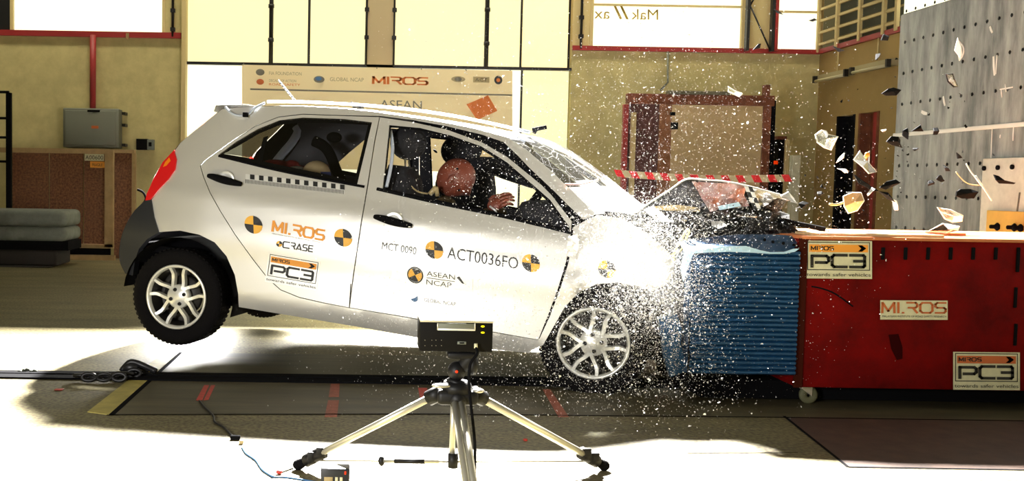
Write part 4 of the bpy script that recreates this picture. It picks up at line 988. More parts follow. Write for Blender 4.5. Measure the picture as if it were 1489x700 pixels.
# ---- wheels
def wheel(lc, phase, near=True, name='wheel'):
    s_ = -1 if near else 1
    Mw = CM @ Matrix.Translation(lc) @ Matrix.Rotation(R(90) * (1 if near else -1), 4, 'X') @ Matrix.Rotation(R(phase), 4, 'Z')
    # Mw local +Z points outwards (towards -y for near)
    g = MB(); RR = 0.188
    g.lathe([(RR - 0.004, -0.14), (RR - 0.004, 0.0), (RR, 0.012), (RR - 0.008, 0.016), (RR - 0.016, 0.010), (RR - 0.020, -0.015)], Mw, M_RIM, 56)
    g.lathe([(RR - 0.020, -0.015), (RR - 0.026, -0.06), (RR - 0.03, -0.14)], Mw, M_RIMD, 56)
    g.lathe([(0, -0.005), (0.022, -0.004), (0.03, -0.008), (0.060, -0.012), (0.070, -0.02), (0.070, -0.05)], Mw, M_RIM, 36)
    # ten arms: at rim spread +-0.30 rad around slot centre k*72
    for k in range(5):
        c = math.radians(k * 72)
        for sg in (-1, 1):
            pts = []
            for q in range(7):
                t_ = q / 6; r_ = 0.050 + (RR - 0.012 - 0.050) * t_; an = c + sg * (0.62 - 0.39 * math.sin(min(1, t_ * 1.35) * math.pi / 2) + 0.16 * max(0, t_ - 0.74))
                hh = -0.008 - 0.012 * math.sin(math.pi * t_) + 0.012 * t_
                wd = 0.0135 - 0.003 * t_
                pts.append((r_, an, hh, wd))
            vs = []
            for (r_, an, hh, wd) in pts:
                e = Vector((math.cos(an), math.sin(an), 0)); n_ = Vector((-math.sin(an), math.cos(an), 0)); b = e * r_
                vs += [Mw @ (b - n_ * wd + Vector((0, 0, hh - 0.03))), Mw @ (b - n_ * wd * 0.75 + Vector((0, 0, hh))), Mw @ (b + n_ * wd * 0.75 + Vector((0, 0, hh))), Mw @ (b + n_ * wd + Vector((0, 0, hh - 0.03)))]
            fs = [(4 * i + j, 4 * i + j + 1, 4 * i + j + 5, 4 * i + j + 4) for i in range(6) for j in range(3)]
            g.add(vs, fs, M_RIM, False)
    o = obj(name, g, CAR)
    g = MB(); prof = [(RR - 0.01, -0.15), (0.20, -0.160), (0.235, -0.168), (0.262, -0.165), (0.275, -0.150), (0.279, -0.12), (0.280, -0.075), (0.279, -0.03), (0.275, -0.002), (0.262, 0.016), (0.235, 0.020), (0.205, 0.014), (0.188, 0.004), (0.184, -0.01)]
    g.lathe(prof, Mw, M_RUB, 64)
    for k in range(60):  # tread blocks
        a = 2 * math.pi * k / 60; Mb = Mw @ Matrix.Rotation(a, 4, 'Z'); g.box((0.272, -0.008, -0.150), (0.2812, 0.008, -0.085), M_RUB, Mb); g.box((0.272, -0.008, -0.065), (0.2812, 0.008, -0.004), M_RUB, Mb)
    obj('tyre', g, o)
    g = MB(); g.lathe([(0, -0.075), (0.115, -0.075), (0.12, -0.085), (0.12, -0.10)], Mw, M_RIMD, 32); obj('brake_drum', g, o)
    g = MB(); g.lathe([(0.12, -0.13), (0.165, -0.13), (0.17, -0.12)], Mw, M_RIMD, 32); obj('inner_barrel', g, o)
    for k in range(4):
        Mb = Mw @ Matrix.Rotation(math.pi / 2 * k + 0.35, 4, 'Z') @ Matrix.Translation((0.043, 0, 0)); g = MB()
        g.lathe([(0.011, -0.012), (0.011, -0.004), (0.0085, -0.002), (0.0085, 0.004), (0.0, 0.007)], Mb, M_DARK, 10); obj('lug_nut', g, o)
    return o
rc = clp(257, 432, -W0); fc = clp(862.5, 499.5, -0.775)
wheel(rc + Vector((0, 0.0, 0)), 95 - 0, True)
wheel(Vector((rc.x, -rc.y, rc.z)), 40, False)
wheel(fc, 82, True)
wheel(Vector((fc.x, -fc.y, fc.z)), 10, False)
# arch liners (upper shell only)
for c, x_ in ((rc, 0), (fc, 1)):
    for s_ in (-1, 1):
        g = MB(); vs = []; n = 20; rr = 0.345 if not x_ else 0.34
        for i in range(n + 1):
            a = R(-12 + 190 * i / n); 
            for yy in (0.775, 0.50): vs.append(Vector((c.x + rr * math.cos(a), s_ * yy, c.z + rr * math.sin(a))))
        vs.append(Vector((c.x, s_ * 0.50, c.z)))
        fs = [(2 * i, 2 * i + 2, 2 * i + 3, 2 * i + 1) for i in range(n)] + [(2 * i + 1, 2 * i + 3, len(vs) - 1) for i in range(n)]
        g.add(L2W(vs), fs, M_BLACK, True); cpart('arch_liner', g)
g = MB(); g.tube(L2W([Vector((rc.x, -0.66, rc.z)), Vector((rc.x, 0.66, rc.z))]), 0.035, M_BLACK); cpart('rear_axle', g)

g = MB(); g.ell(CM @ Vector((0.75, 0.25, -0.06)), (0.42, 0.12, 0.06), M_BLACK, CM.to_3x3(), 20, 10); cpart('exhaust_box', g)
# ---- door handles
for (x_, y_, sc_) in ((328, 262, 1.0), (572, 322, 1.0)):
    a = surf(x_, y_, 0.0); dxl = (surf(x_ + 20, y_ + 3.0) - a).normalized(); nrm = Vector((0, -1, 0)); up = dxl.cross(nrm).normalized()
    if up.z < 0: up = -up
    g = MB(); Mh = CM @ Matrix.Translation(a + nrm * -0.004) @ Matrix((dxl, up, nrm)).transposed().to_4x4()
    g.lathe([(0.0, 0.004), (0.035, 0.003), (0.052, 0.009), (0.060, 0.004)], Mh @ Matrix.Scale(0.95, 4, (1, 0, 0)) @ Matrix.Scale(0.9, 4, (0, 1, 0)), M_RIM, 24); cup = cpart('handle_cup', g)
    g = MB(); pts = smooth([Vector((-0.105, 0.01, 0.012)), Vector((-0.06, 0.008, 0.035)), Vector((0.0, 0.0, 0.042)), Vector((0.06, -0.006, 0.036)), Vector((0.105, -0.01, 0.012))], 4)
    g.tube([Mh @ p for p in pts], [0.012 + 0.010 * math.sin(math.pi * i / (len(pts) - 1)) for i in range(len(pts))], M_BLACK, 10); cpart('door_handle', g, cup)

# ---- roof gear
g = MB(); g.tube([CM @ clp(432, 150, -0.15), CM @ clp(405, 117, -0.15)], [0.007, 0.004], M_INTL, 8); an = cpart('antenna', g)
for k in range(7):
    t_ = 0.15 + k * 0.12; p = (CM @ clp(432, 150, -0.15)).lerp(CM @ clp(405, 117, -0.15), t_); g = MB(); g.ell(p, (0.009, 0.009, 0.006), M_DARK, nu=8, nv=4); cpart('antenna_coil', g, an)
g = MB(); g.tube(smooth([CM @ surf(328, 156, 0.02), CM @ surf(334, 163, 0.02), CM @ surf(346, 168, 0.02), CM @ surf(360, 167, 0.02), CM @ surf(371, 157, 0.02), CM @ surf(385, 150, 0.0)], 5), 0.007, M_INTL, 8); cb_ = cpart('measuring_cable', g)
g = MB(); A = CM @ surf(357, 167, 0.03); g.bevbox(A - Vector((0.016, 0.015, 0.014)), A + Vector((0.016, 0.015, 0.014)), M_BLACK, 0.004); cpart('connector', g, cb_)
g = MB(); pl_ = [(388, 151), (430, 151), (480, 153), (540, 157), (600, 163), (660, 172), (720, 184), (770, 196)]
for kk in (0, 1): g.tube(smooth([CM @ (surf(x, y, -0.12 - 0.1 * kk) + Vector((0, 0, 0.012))) for x, y in pl_], 4), 0.008, M_WHITE if kk else M_INTL, 6)
cpart('roof_cable', g)
cm_ = MB(); A = clp(781, 190, 0.0); cm_.tube(L2W([clp(776, 194, 0.0), clp(780, 188, 0.0)]), 0.012, M_BLACK, 8); cm_.tube(L2W([clp(774, 189, 0.0), clp(795, 185, 0.0)]), 0.012, M_BLACK, 10); cpart('roof_camera_bracket', cm_)
g = MB(); A = clp(512, 150, -0.1); g.tube(L2W([clp(510, 150, -0.1), clp(525, 155, -0.1)]), 0.010, M_BLACK, 8); cpart('roof_sensor', g)

# ---- bonnet: buckled into a tent, near edge visible
edge = sm2([(905, 322), (925, 309), (950, 292), (975, 276), (998, 261), (1025, 262), (1060, 265), (1100, 274), (1150, 288)], 3)
vs = []; ny = 14; n = len(edge)
for i, (x_, y_) in enumerate(edge):
    p = clp(x_, y_, -0.60); t_ = i / (n - 1)
    for j in range(ny + 1):
        s_ = j / ny; yy = -0.60 + 1.2 * s_; z = p.z - 0.05 * s_ - (0.05 * math.sin(math.pi * s_)) * (0.3 + t_) + 0.03 * noise.noise(Vector((t_ * 6, s_ * 5, 1)))
        xx = p.x + 0.02 * noise.noise(Vector((t_ * 5, s_ * 4, 9))) 
        if j == 0: z = p.z; xx = p.x
        vs.append(Vector((xx, yy, z)))
fs = [(i * (ny + 1) + j, (i + 1) * (ny + 1) + j, (i + 1) * (ny + 1) + j + 1, i * (ny + 1) + j + 1) for i in range(n - 1) for j in range(ny)]
g = MB(); g.add(L2W(vs), fs, M_HOOD, True); bon = cpart('bonnet', g, label='buckled bonnet folded up like a tent')
g = MB(); g.tube(L2W([clp(x, y, -0.605) for x, y in edge]), 0.0045, M_PAINT, 6); cpart('bonnet_edge', g, bon)
def crum(pts, y, m, nm, par, amp=0.04, step=7, lab=None, seed=0, tilt=0.0):
    def fn(x, yy):
        return clp(x, yy, y + amp * noise.noise(Vector((x / 22 + seed, yy / 17, seed))) + tilt * (yy - 290) / 50)
    V, fs, rf = panel(pts, gap=0, step=step, depth_fn=fn, thick=0.006); g = MB(); g.add(L2W(V), fs, m, False); g.add(L2W(V), rf, m); return cpart(nm, g, par, lab)
crum([(912, 320), (950, 295), (998, 263), (1008, 266), (1030, 305), (1000, 318), (960, 306)], -0.56, M_HOODU, 'bonnet_flank', bon, 0.05, lab='dark folded bonnet flank')
crum([(1006, 264), (1060, 267), (1085, 271), (1082, 284), (1090, 300), (1045, 303), (1035, 312), (1020, 288)], -0.57, M_PINK, 'bonnet_flank', bon, 0.05, seed=3, lab='bonnet flank with a pinkish reflection in its colour')
crum([(1085, 271), (1110, 277), (1150, 288), (1158, 296), (1130, 288), (1112, 300), (1098, 299), (1092, 285)], -0.57, M_HOOD, 'bonnet_flank', bon, 0.03, seed=5)
crum([(1044, 300), (1074, 294), (1078, 300), (1046, 306)], -0.60, M_BLUEL, 'blue_trim', bon, 0.01, seed=6)
g = MB()
for k in range(4):
    for j in range(2):
        c = (k + j) % 2; x_ = 1082 + j * 6 + k * 3.2; y_ = 271 + k * 8
        g.add(L2W([clp(x_, y_, -0.61), clp(x_ + 6, y_ + 1, -0.61), clp(x_ + 9, y_ + 8.5, -0.61), clp(x_ + 3, y_ + 8, -0.61)]), [(0, 3, 2, 1)], M_INK if c else M_WHITE)
cpart('check_tape', g, bon, 'black and white check tape')
# ---- crushed engine bay
rnd = random.Random(3)
def lump(px, py, y, rx, ry, rz, m, nm, seed, lab=None):
    c = clp(px, py, y); g = MB(); bm = bmesh.new(); bmesh.ops.create_icosphere(bm, subdivisions=3, radius=1)
    for v in bm.verts:
        k = 1 + 0.45 * noise.noise(v.co * 2.3 + Vector((seed, 0, 0))); q = v.co * k
        q = Vector((round(q.x * 3) / 3 * 0.5 + q.x * 0.5, q.y, round(q.z * 3) / 3 * 0.5 + q.z * 0.5)); v.co = Vector((q.x * rx, q.y * ry, q.z * rz)) + c
    bm.verts.index_update(); g.add(L2W([v.co for v in bm.verts]), [[v.index for v in f.verts] for f in bm.faces], m, False); bm.free(); return cpart(nm, g, None, lab)
M_ENG = mat('greasy_metal', (0.055, 0.055, 0.055), 0.4, metal=0.5, noise_amt=0.7, noise_scale=18, bump=0.4, bump_scale=40)
lump(960, 335, -0.20, 0.26, 0.42, 0.14, M_ENG, 'engine', 1); lump(1040, 325, -0.15, 0.24, 0.44, 0.10, M_ENG, 'crushed_radiator', 2)
lump(945, 390, -0.35, 0.24, 0.25, 0.18, M_ENG, 'gearbox', 3); lump(1100, 318, 0.0, 0.16, 0.40, 0.07, M_ENG, 'crushed_panel', 4)
lump(965, 470, -0.40, 0.16, 0.25, 0.18, M_BLACK, 'crushed_bumper', 5); lump(905, 350, -0.40, 0.14, 0.25, 0.14, M_ENG, 'suspension_tower', 6)
crum([(888, 322), (930, 318), (990, 325), (1030, 340), (1000, 350), (985, 372), (960, 382), (930, 362), (902, 345)], -0.62, M_ENG, 'inner_wing', None, 0.10, 6, seed=9)
crum([(1000, 318), (1040, 306), (1090, 302), (1130, 312), (1155, 330), (1165, 340), (1090, 341), (1020, 343), (990, 332)], -0.56, M_ENG, 'slam_panel', None, 0.12, 6, seed=11)
crum([(930, 385), (985, 380), (990, 420), (996, 470), (980, 460), (955, 462), (945, 430), (925, 415)], -0.62, mat('bumper_grey', (0.35, 0.36, 0.38), 0.4, metal=0.3, noise_amt=0.6, noise_scale=16), 'front_bumper', None, 0.07, 6, seed=15)
crum([(952, 300), (985, 298), (1015, 302), (1018, 308), (980, 307), (955, 305)], -0.63, M_TAN, 'air_duct', None, 0.03, 6, seed=21)
crum([(1034, 322), (1050, 322), (1058, 328), (1045, 333), (1035, 329)], -0.66, M_WHITE, 'broken_lamp_shell', None, 0.03, 4, seed=23)
crum([(935, 305), (950, 299), (985, 330), (1000, 340), (985, 337), (950, 318)], -0.60, M_HOOD, 'wing_rail', None, 0.02, 6, seed=27)
for k in range(16):
    x_ = rnd.uniform(935, 1130); y_ = rnd.uniform(302, 338); L = rnd.uniform(14, 40); a = rnd.uniform(-0.5, 0.5); yy = rnd.uniform(-0.66, -0.5)
    g = MB(); g.tube(L2W(smooth([clp(x_, y_, yy), clp(x_ + L / 2, y_ + a * L * 0.4 + rnd.uniform(-3, 3), yy - 0.03), clp(x_ + L, y_ + a * L, yy)], 4)), rnd.uniform(0.004, 0.009), rnd.choice([M_BLACK, M_DARK, M_ENG, M_TAN, M_HOOD]), 6); cpart('torn_bracket', g)
for pts, r_ in (([(975, 388), (980, 372), (983, 362), (990, 350), (996, 338), (1001, 334), (1002, 338), (996, 352), (990, 364), (982, 368), (976, 371)], 0.006), ([(978, 370), (982, 380), (985, 390)], 0.004)):
    g = MB(); g.tube(L2W(smooth([clp(x, y, -0.86) for x, y in pts], 4)), r_, mat('yellow_wire', (0.75, 0.7, 0.35), 0.5), 6); cpart('loose_wire', g, label='pale yellow loose wire')
g = MB(); g.tube(L2W(smooth([clp(x, y, -0.5) for x, y in ((1040, 333), (1080, 336), (1115, 318), (1160, 326), (1200, 334))], 5)), 0.013, M_BLACK, 8); cpart('torn_bumper_strip', g)
g = MB(); g.tube(L2W(smooth([clp(x, y, -0.5) for x, y in ((1085, 335), (1105, 322), (1118, 311))], 5)), 0.007, M_TAN, 8); cpart('torn_bracket', g)
g = MB(); g.tube(L2W(smooth([CM @ Vector((0, 0, 0)) for _ in range(0)] or [surf(822, 268, 0.03), surf(845, 268, 0.0) , surf(870, 262, -0.1)], 4)), 0.005, M_PINK, 6); cpart('wiring', g)
g = MB(); g.tube(L2W(smooth([clp(858, 300, -0.55), clp(872, 303, -0.5), clp(900, 312, -0.35)], 4)), 0.008, M_BLACK, 6); cpart('wiper_arm', g)
# mirror socket flap
crum([(826, 345), (840, 340), (842, 360), (834, 378), (824, 372)], -0.83, M_PAINT, 'hinge_flap', None, 0.02, 6, seed=31)

M_INKG = mat('dark_grey_ink', (0.04, 0.04, 0.035), 0.6)
# ---- car stickers
def cd_(name, label, fn, *a): pass
def target(px, py, r_, rot=7):
    d = Decal((px, py), (r_, r_ * math.tan(R(rot))), (-r_ * math.tan(R(2)), -r_), csurf)
    for q in range(4): d.disc(0, 0, 1, 1, M_YEL if q % 2 else M_INK, 0.004, q * 90, q * 90 + 90, 8)
    obj('target_marker', d.mb, CAR, label='yellow and black quartered target disc')
for (x_, y_) in ((368.5, 327), (499, 346), (631.5, 364), (772, 383), (883, 392)): target(x_, y_, 13)
sl = (1, 0.135)
d = Decal((357, 263), (144, 16), (0, -10), csurf)
d.rect(0, -0.35, 1, 1, M_WHITE, 0.003, 14)
for k in range(22):
    if k % 2: d.rect(k / 22, 0.30, (k + 1) / 22, 1, M_INK, 0.005, 1)
for k in range(72): d.rect(k / 72, -0.35, k / 72 + 0.006, 0.22, M_INK, 0.005, 1)
obj('scale_strip', d.mb, CAR, label='black and white checked measuring strip')
d = Decal((396, 336), (74, 13.5), (1.5, -14), csurf); d.stroke('MI.ROS', 0.0, 0, 1.0, 1, M_ORG, 0.21, 0.24); d.text('MALAYSIAN INSTITUTE OF ROAD SAFETY RESEARCH', 0, -0.32, 0.98, -0.22, M_INKG)
obj('sticker', d.mb, CAR, label='orange MIROS lettering on rear door')
d = Decal((411, 360), (43, 6.5), (1, -8.5), csurf); d.stroke('CRASE', 0, 0, 1, 1, M_INK, 0.2, 0.3); 
for q in range(4): d.disc(-0.13, 0.5, 0.10, 0.5, M_YEL if q % 2 else M_INK, 0.004, q * 90, q * 90 + 90, 6)
obj('sticker', d.mb, CAR, label='small black CRASE lettering')
d = Decal((385, 410), (75, 13), (5.5, -42), csurf); pc3(d, M_ORG, M_INK, M_WHITE); obj('sticker', d.mb, CAR, label='white sticker reading PC3')
d = Decal((555, 362), (50, 8), (1, -9), csurf); d.grid(-0.05, -0.4, 1.08, 1.3, M_WHITE, 0.003, 3); d.text('MCT 0090', 0, -0.1, 1, 1.1, M_INKG); obj('sticker', d.mb, CAR, label='white label reading MCT 0090')
d = Decal((650, 376), (103, 16), (1, -17), csurf); d.grid(-0.04, -0.3, 1.03, 1.25, M_WHITE, 0.003, 5); d.text('ACT0036FO', 0, 0, 1, 1, M_INK); obj('sticker', d.mb, CAR, label='white label reading ACT0036FO')
d = Decal((568, 440), (118, 17), (2, -62), csurf); d.grid(0, 0, 1, 1, M_WHITE, 0.003, 6)
for q in range(4): d.disc(0.29, 0.72, 0.085, 0.16, M_YEL if q % 2 else M_INK, 0.005, q * 90 + 30, q * 90 + 120, 6)
d.disc(0.29, 0.72, 0.10, 0.195, M_INK, 0.006, 0, 360, 24, 0.85)
d.text('ASEAN', 0.43, 0.74, 0.78, 0.86, M_INKG); d.text('NCAP', 0.43, 0.54, 0.74, 0.66, M_INKG); d.rect(0.43, 0.69, 0.78, 0.705, M_INKG, 0.005, 2)
d.put([(0.80, 0.80), (0.83, 0.84), (0.90, 0.68), (0.87, 0.68)], [(0, 3, 2, 1)], M_INK, 0.005)
d.disc(0.29, 0.18, 0.045, 0.09, M_BLUEINK, 0.005, 200, 400); d.text('GLOBAL NCAP', 0.41, 0.13, 0.80, 0.22, M_INKG); obj('sticker', d.mb, CAR, label='large white sticker reading ASEAN NCAP')
g = MB(); g.tube(L2W([surf(510, 413, 0.002), surf(508, 447, 0.002)]), 0.003, M_INK, 5); cpart('seam_mark', g)
# tow eye cable behind tail
g = MB(); g.tube(L2W(smooth([clp(200, 276, -0.3), clp(208, 280, -0.3), clp(212, 290, -0.3), clp(205, 300, -0.3)], 4)), 0.008, M_BLACK, 6); cpart('rear_cable', g)

# ================================================================== CRASH DUMMY
def skin_body(name, chain, m, parent, label=None, sub=2):
    """chain: {id:(point_world, radius)}, edges"""
    pts, edges, rad, root = chain
    me = bpy.data.meshes.new(name); Mi = BASE[parent.name].inverted()
    me.from_pydata([Mi @ Vector(p) for p in pts], edges, []); me.materials.append(m)
    o = bpy.data.objects.new(name, me); COL.objects.link(o); o.parent = parent; BASE[o.name] = BASE[parent.name]
    md = o.modifiers.new('skin', 'SKIN'); me_sv = me.skin_vertices[0].data
    for i, r_ in enumerate(rad): me_sv[i].radius = (r_, r_)
    me_sv[root].use_root = True
    md.use_smooth_shade = True; s_ = o.modifiers.new('sub', 'SUBSURF'); s_.levels = sub; s_.render_levels = sub
    if label: o['label'] = label
    return o
hip = clp(600, 340, -0.37); hip.z = 0.28
DM = empty('crash_test_dummy', CM @ hip, 'brown-headed crash test dummy slumped forward in the driver seat', 'dummy')
def W(px, py, y): return CM @ clp(px, py, y)
HP = CM @ hip; chest = W(632, 318, -0.37); nk = W(648, 300, -0.37); sh1 = W(636, 306, -0.56); sh2 = W(650, 306, -0.18); elb = W(684, 330, -0.60); wr = W(715, 305, -0.56)
elb2 = W(700, 330, -0.12); wr2 = W(735, 305, -0.2); kn = CM @ Vector((hip.x + 0.45, -0.45, 0.33)); an_ = CM @ Vector((hip.x + 0.75, -0.42, 0.10)); kn2 = CM @ Vector((hip.x + 0.45, -0.27, 0.33)); an2 = CM @ Vector((hip.x + 0.75, -0.28, 0.10))
pts = [HP, chest, nk, W(655, 285, -0.37), sh1, elb, wr, sh2, elb2, wr2, kn, an_, kn2, an2]
skin_body('body', (pts, [(0, 1), (1, 2), (2, 3), (1, 4), (4, 5), (5, 6), (1, 7), (7, 8), (8, 9), (0, 10), (10, 11), (0, 12), (12, 13)], [0.12, 0.12, 0.06, 0.055, 0.065, 0.05, 0.032, 0.065, 0.05, 0.032, 0.07, 0.045, 0.07, 0.045], 0), M_DSHIRT, DM, 'dark olive clothed body')
# head, face down-forward
hc = W(663, 259, -0.37); Rh = CM.to_3x3() @ Matrix.Rotation(R(38), 3, 'Y')
g = MB(); bm = bmesh.new(); bmesh.ops.create_uvsphere(bm, u_segments=32, v_segments=20, radius=1)
for v in bm.verts:
    c = v.co.copy(); x, y, z = c
    q = Vector((x * 0.108, y * 0.082, z * 0.118))
    if z < -0.1 and x > 0: q.x *= 1 - 0.12 * (-z)
    if z < -0.3: q.y *= 0.88
    nose = math.exp(-((y / 0.16) ** 2 + ((z + 0.12) / 0.18) ** 2)) * (x > 0.3); q.x += 0.022 * nose
    for sy in (-1, 1):
        eye = math.exp(-(((y - sy * 0.38) / 0.16) ** 2 + ((z - 0.10) / 0.12) ** 2)) * (x > 0.3); q.x -= 0.010 * eye
    mo = math.exp(-((y / 0.30) ** 2 + ((z + 0.52) / 0.05) ** 2)) * (x > 0.3); q.x -= 0.006 * mo
    v.co = q
bm.verts.index_update(); g.add([hc + Rh @ v.co for v in bm.verts], [[v.index for v in f.verts] for f in bm.faces], M_SKIN, True); bm.free(); hd = obj('head', g, DM, label='brown vinyl head')
for sy in (-1, 1):
    g = MB(); g.ell(hc + Rh @ Vector((-0.005, sy * 0.082, -0.01)), (0.018, 0.008, 0.03), M_SKIN, Rh, 10, 8); obj('ear', g, hd)
g = MB(); pts = [hc + Rh @ Vector((0.110 * math.cos(t_), 0.02, 0.120 * math.sin(t_))) for t_ in [k * 0.15 + 0.2 for k in range(20)]]; g.tube(pts, 0.002, M_BLACK, 5); obj('scalp_seam', g, hd)
for pp in ((-0.02, -0.08, 0.05), (0.07, -0.06, -0.03)): g = MB(); g.ell(hc + Rh @ Vector(pp), (0.007, 0.006, 0.007), M_BLACK, Rh, 8, 6); obj('screw', g, hd)
g = MB(); g.tube([W(625, 283, -0.5), W(634, 272, -0.5)], 0.014, M_TAN, 8); g.tube([W(634, 272, -0.5), W(636, 285, -0.48)], 0.012, M_TAN, 8); obj('neck_cable', g, DM)
# hand
def hand(wrist, fwd, side, up, parent, flip=1):
    P = [wrist, wrist + fwd * 0.05]; g = MB()
    pal = [wrist + fwd * 0.045]
    g.ell(wrist + fwd * 0.05, (0.048, 0.040, 0.020), M_SKIN, Matrix((fwd, side, up)).transposed(), 14, 8)
    o = obj('hand', g, parent, label='brown vinyl hand')
    lens = (0.070, 0.080, 0.075, 0.058)
    for k in range(4):
        s0 = (k - 1.5) * 0.021; b = wrist + fwd * 0.085 + side * s0; L = lens[k]; g = MB()
        g.tube([b - fwd * 0.02, b + up * 0.006, b + fwd * L * 0.40 + up * 0.008, b + fwd * L * 0.72 - up * 0.008, b + fwd * L * 0.86 - up * 0.028], [0.010, 0.0105, 0.0098, 0.009, 0.0065], M_SKIN, 10); obj('finger', g, o)
    g = MB(); b = wrist + fwd * 0.03 - side * 0.035 * flip; g.tube([b, b + fwd * 0.02 - side * 0.018 * flip - up * 0.01, b + fwd * 0.05 - side * 0.024 * flip - up * 0.022], [0.013, 0.011, 0.008], M_SKIN, 10); obj('thumb', g, o)
hw = W(713, 300, -0.58); tip = W(741, 288, -0.58); fw = (tip - hw).normalized(); cam_n = (CAM - hw).normalized(); upv = (cam_n * 0.75 + Vector((0, 0, 0.5))).normalized(); sd = fw.cross(upv).normalized(); upv = sd.cross(fw).normalized()
hand(hw - fw * 0.02, fw, sd, upv, DM)
g = MB(); g.tube([W(712, 300, -0.62), W(720, 306, -0.62), W(722, 311, -0.62)], 0.006, M_WHITE, 8); obj('wrist_tag', g, DM)

PD = empty('passenger_dummy', CM @ Vector((hip.x + 0.05, 0.37, 0.28)), 'dark silhouette of a second dummy in the far front seat', 'dummy')
V_ = lambda px, py: CM @ clp(px, py, 0.32)
ph = CM @ Vector((hip.x + 0.05, 0.37, 0.25))
skin_body('body', ([ph, V_(700, 292), V_(690, 250), V_(678, 232), V_(712, 240), V_(742, 250), V_(795, 268), CM @ Vector((hip.x + 0.5, 0.4, 0.33)), CM @ Vector((hip.x + 0.8, 0.4, 0.12))], [(0, 1), (1, 2), (2, 3), (2, 4), (4, 5), (5, 6), (0, 7), (7, 8)], [0.14, 0.12, 0.08, 0.06, 0.06, 0.065, 0.06, 0.07, 0.05], 0), M_SEAT, PD)
g = MB(); g.ell(V_(676, 214), (0.115, 0.08, 0.115), M_SEAT, CM.to_3x3(), 20, 12); g.ell(V_(692, 222), (0.02, 0.02, 0.02), M_SEAT, None, 10, 8); obj('head', g, PD)

# rear dummies' things glimpsed through the rear window
g = MB(); g.ell(W(460, 252, -0.3), (0.085, 0.09, 0.075), mat('cream_plastic', (0.55, 0.42, 0.24), 0.6), None, 20, 12); hx = obj('child_dummy_head', g, label='rounded cream child dummy head low in the rear side window', cat='dummy head')
g = MB(); g.ell(W(432, 250, -0.3), (0.07, 0.07, 0.035), mat('pale_cloth', (0.42, 0.40, 0.36), 0.8), None, 16, 10); obj('cloth_bundle', g, label='pale grey cloth bundle left of the cream dummy head', cat='cloth')
g = MB(); g.ell(W(412, 240, -0.2), (0.12, 0.08, 0.028), mat('red_cloth', (0.16, 0.006, 0.006), 0.8), Matrix.Rotation(R(8), 3, 'Y'), 16, 10); g.ell(W(424, 240, -0.22), (0.05, 0.05, 0.03), MATS['red_cloth']); obj('red_blanket', g, label='red blanket piece at the base of the rear window', cat='blanket')
g = MB(); g.prism([W(466, 250, -0.42), W(480, 250, -0.42), W(484, 262, -0.42), W(468, 260, -0.42)], (0, 0.02, 0), mat('navy_cloth', (0.03, 0.04, 0.16), 0.7)); obj('blue_tag', g, label='small navy blue patch on the cream dummy head', cat='patch')
g = MB(); g.tube(smooth([W(456, 205, 0.1), W(470, 212, 0.1), W(480, 225, 0.1), W(490, 250, 0.1), W(500, 268, 0.1)], 4), 0.035, M_BLACK, 8); g.ell(W(486, 200, 0.1), (0.05, 0.05, 0.035), M_BLACK); obj('child_restraint', g, label='black child restraint frame inside the rear window', cat='child seat')

# ================================================================== FOREGROUND TRIPOD WITH CONTROL BOX
TYY = 3.5
tp = empty('camera_tripod', (atY(665, 575, TYY).x, TYY, 0), 'low aluminium tripod with black joints standing in front of the car', 'tripod')
ap = atY(664, 578, TYY); fL = atZ(434, 684, 0.0); fR = atZ(878, 685, 0.0); fN = Vector((ap.x + 0.01, 2.85, 0))
g = MB(); g.bevbox(ap + Vector((-0.07, -0.05, -0.02)), ap + Vector((0.07, 0.05, 0.03)), M_TRI, 0.015); g.tube([ap + Vector((0, 0, 0.02)), ap + Vector((0, 0, 0.055))], [0.06, 0.045], M_TRI, 20); hub = obj('hub', g, tp)
g = MB(); g.ell(ap + Vector((-0.055, -0.03, 0.045)), (0.035, 0.02, 0.008), M_ALU); obj('lever', g, tp); g = MB(); g.ell(ap + Vector((0.07, -0.03, 0.03)), (0.02, 0.02, 0.008), M_ALU); obj('lever', g, tp)
for (ft, off) in ((fL, Vector((-0.08, 0.01, 0))), (fR, Vector((0.08, 0.01, 0))), (fN, Vector((0.0, -0.04, 0)))):
    A = ap + off; B = Vector(ft) + Vector((0, 0, 0.02)); dv = B - A; L = dv.length; u_ = dv / L
    g = MB(); sdv = u_.cross(Vector((0, 0, 1))).normalized() * 0.011
    for sg in (-1, 1): g.tube([A + sdv * sg, A + u_ * L * 0.80 + sdv * sg], 0.0125, M_ALU, 12)
    lg = obj('leg', g, tp)
    g = MB(); g.tube([A - u_ * 0.035, A + u_ * 0.02], 0.027, M_TRI, 12); obj('leg_joint', g, lg)
    for t_ in (0.80, 0.87):
        g = MB(); g.tube([A + u_ * L * t_, A + u_ * (L * t_ + 0.045)], 0.024, M_TRI, 12); g.bevbox(A + u_ * (L * t_ + 0.02) + Vector((-0.012, -0.03, 0.0)), A + u_ * (L * t_ + 0.02) + Vector((0.02, -0.015, 0.03)), M_TRI, 0.003); obj('clamp', g, lg)
    g = MB(); g.tube([A + u_ * L * 0.80, B - u_ * 0.03], 0.0105, M_ALU, 10); obj('lower_tube', g, lg)
    g = MB(); g.tube([B - u_ * 0.04, B - u_ * 0.005], [0.014, 0.02], M_BLACK, 10); g.ell(B, (0.022, 0.022, 0.02), M_BLACK); obj('rubber_foot', g, lg)
g = MB(); bt = atY(657, 672, TYY + 0.02); g.tube([ap + Vector((-0.008, 0.02, 0)), Vector((bt.x, TYY + 0.02, bt.z))], 0.010, M_ALU, 10); obj('centre_column', g, tp)
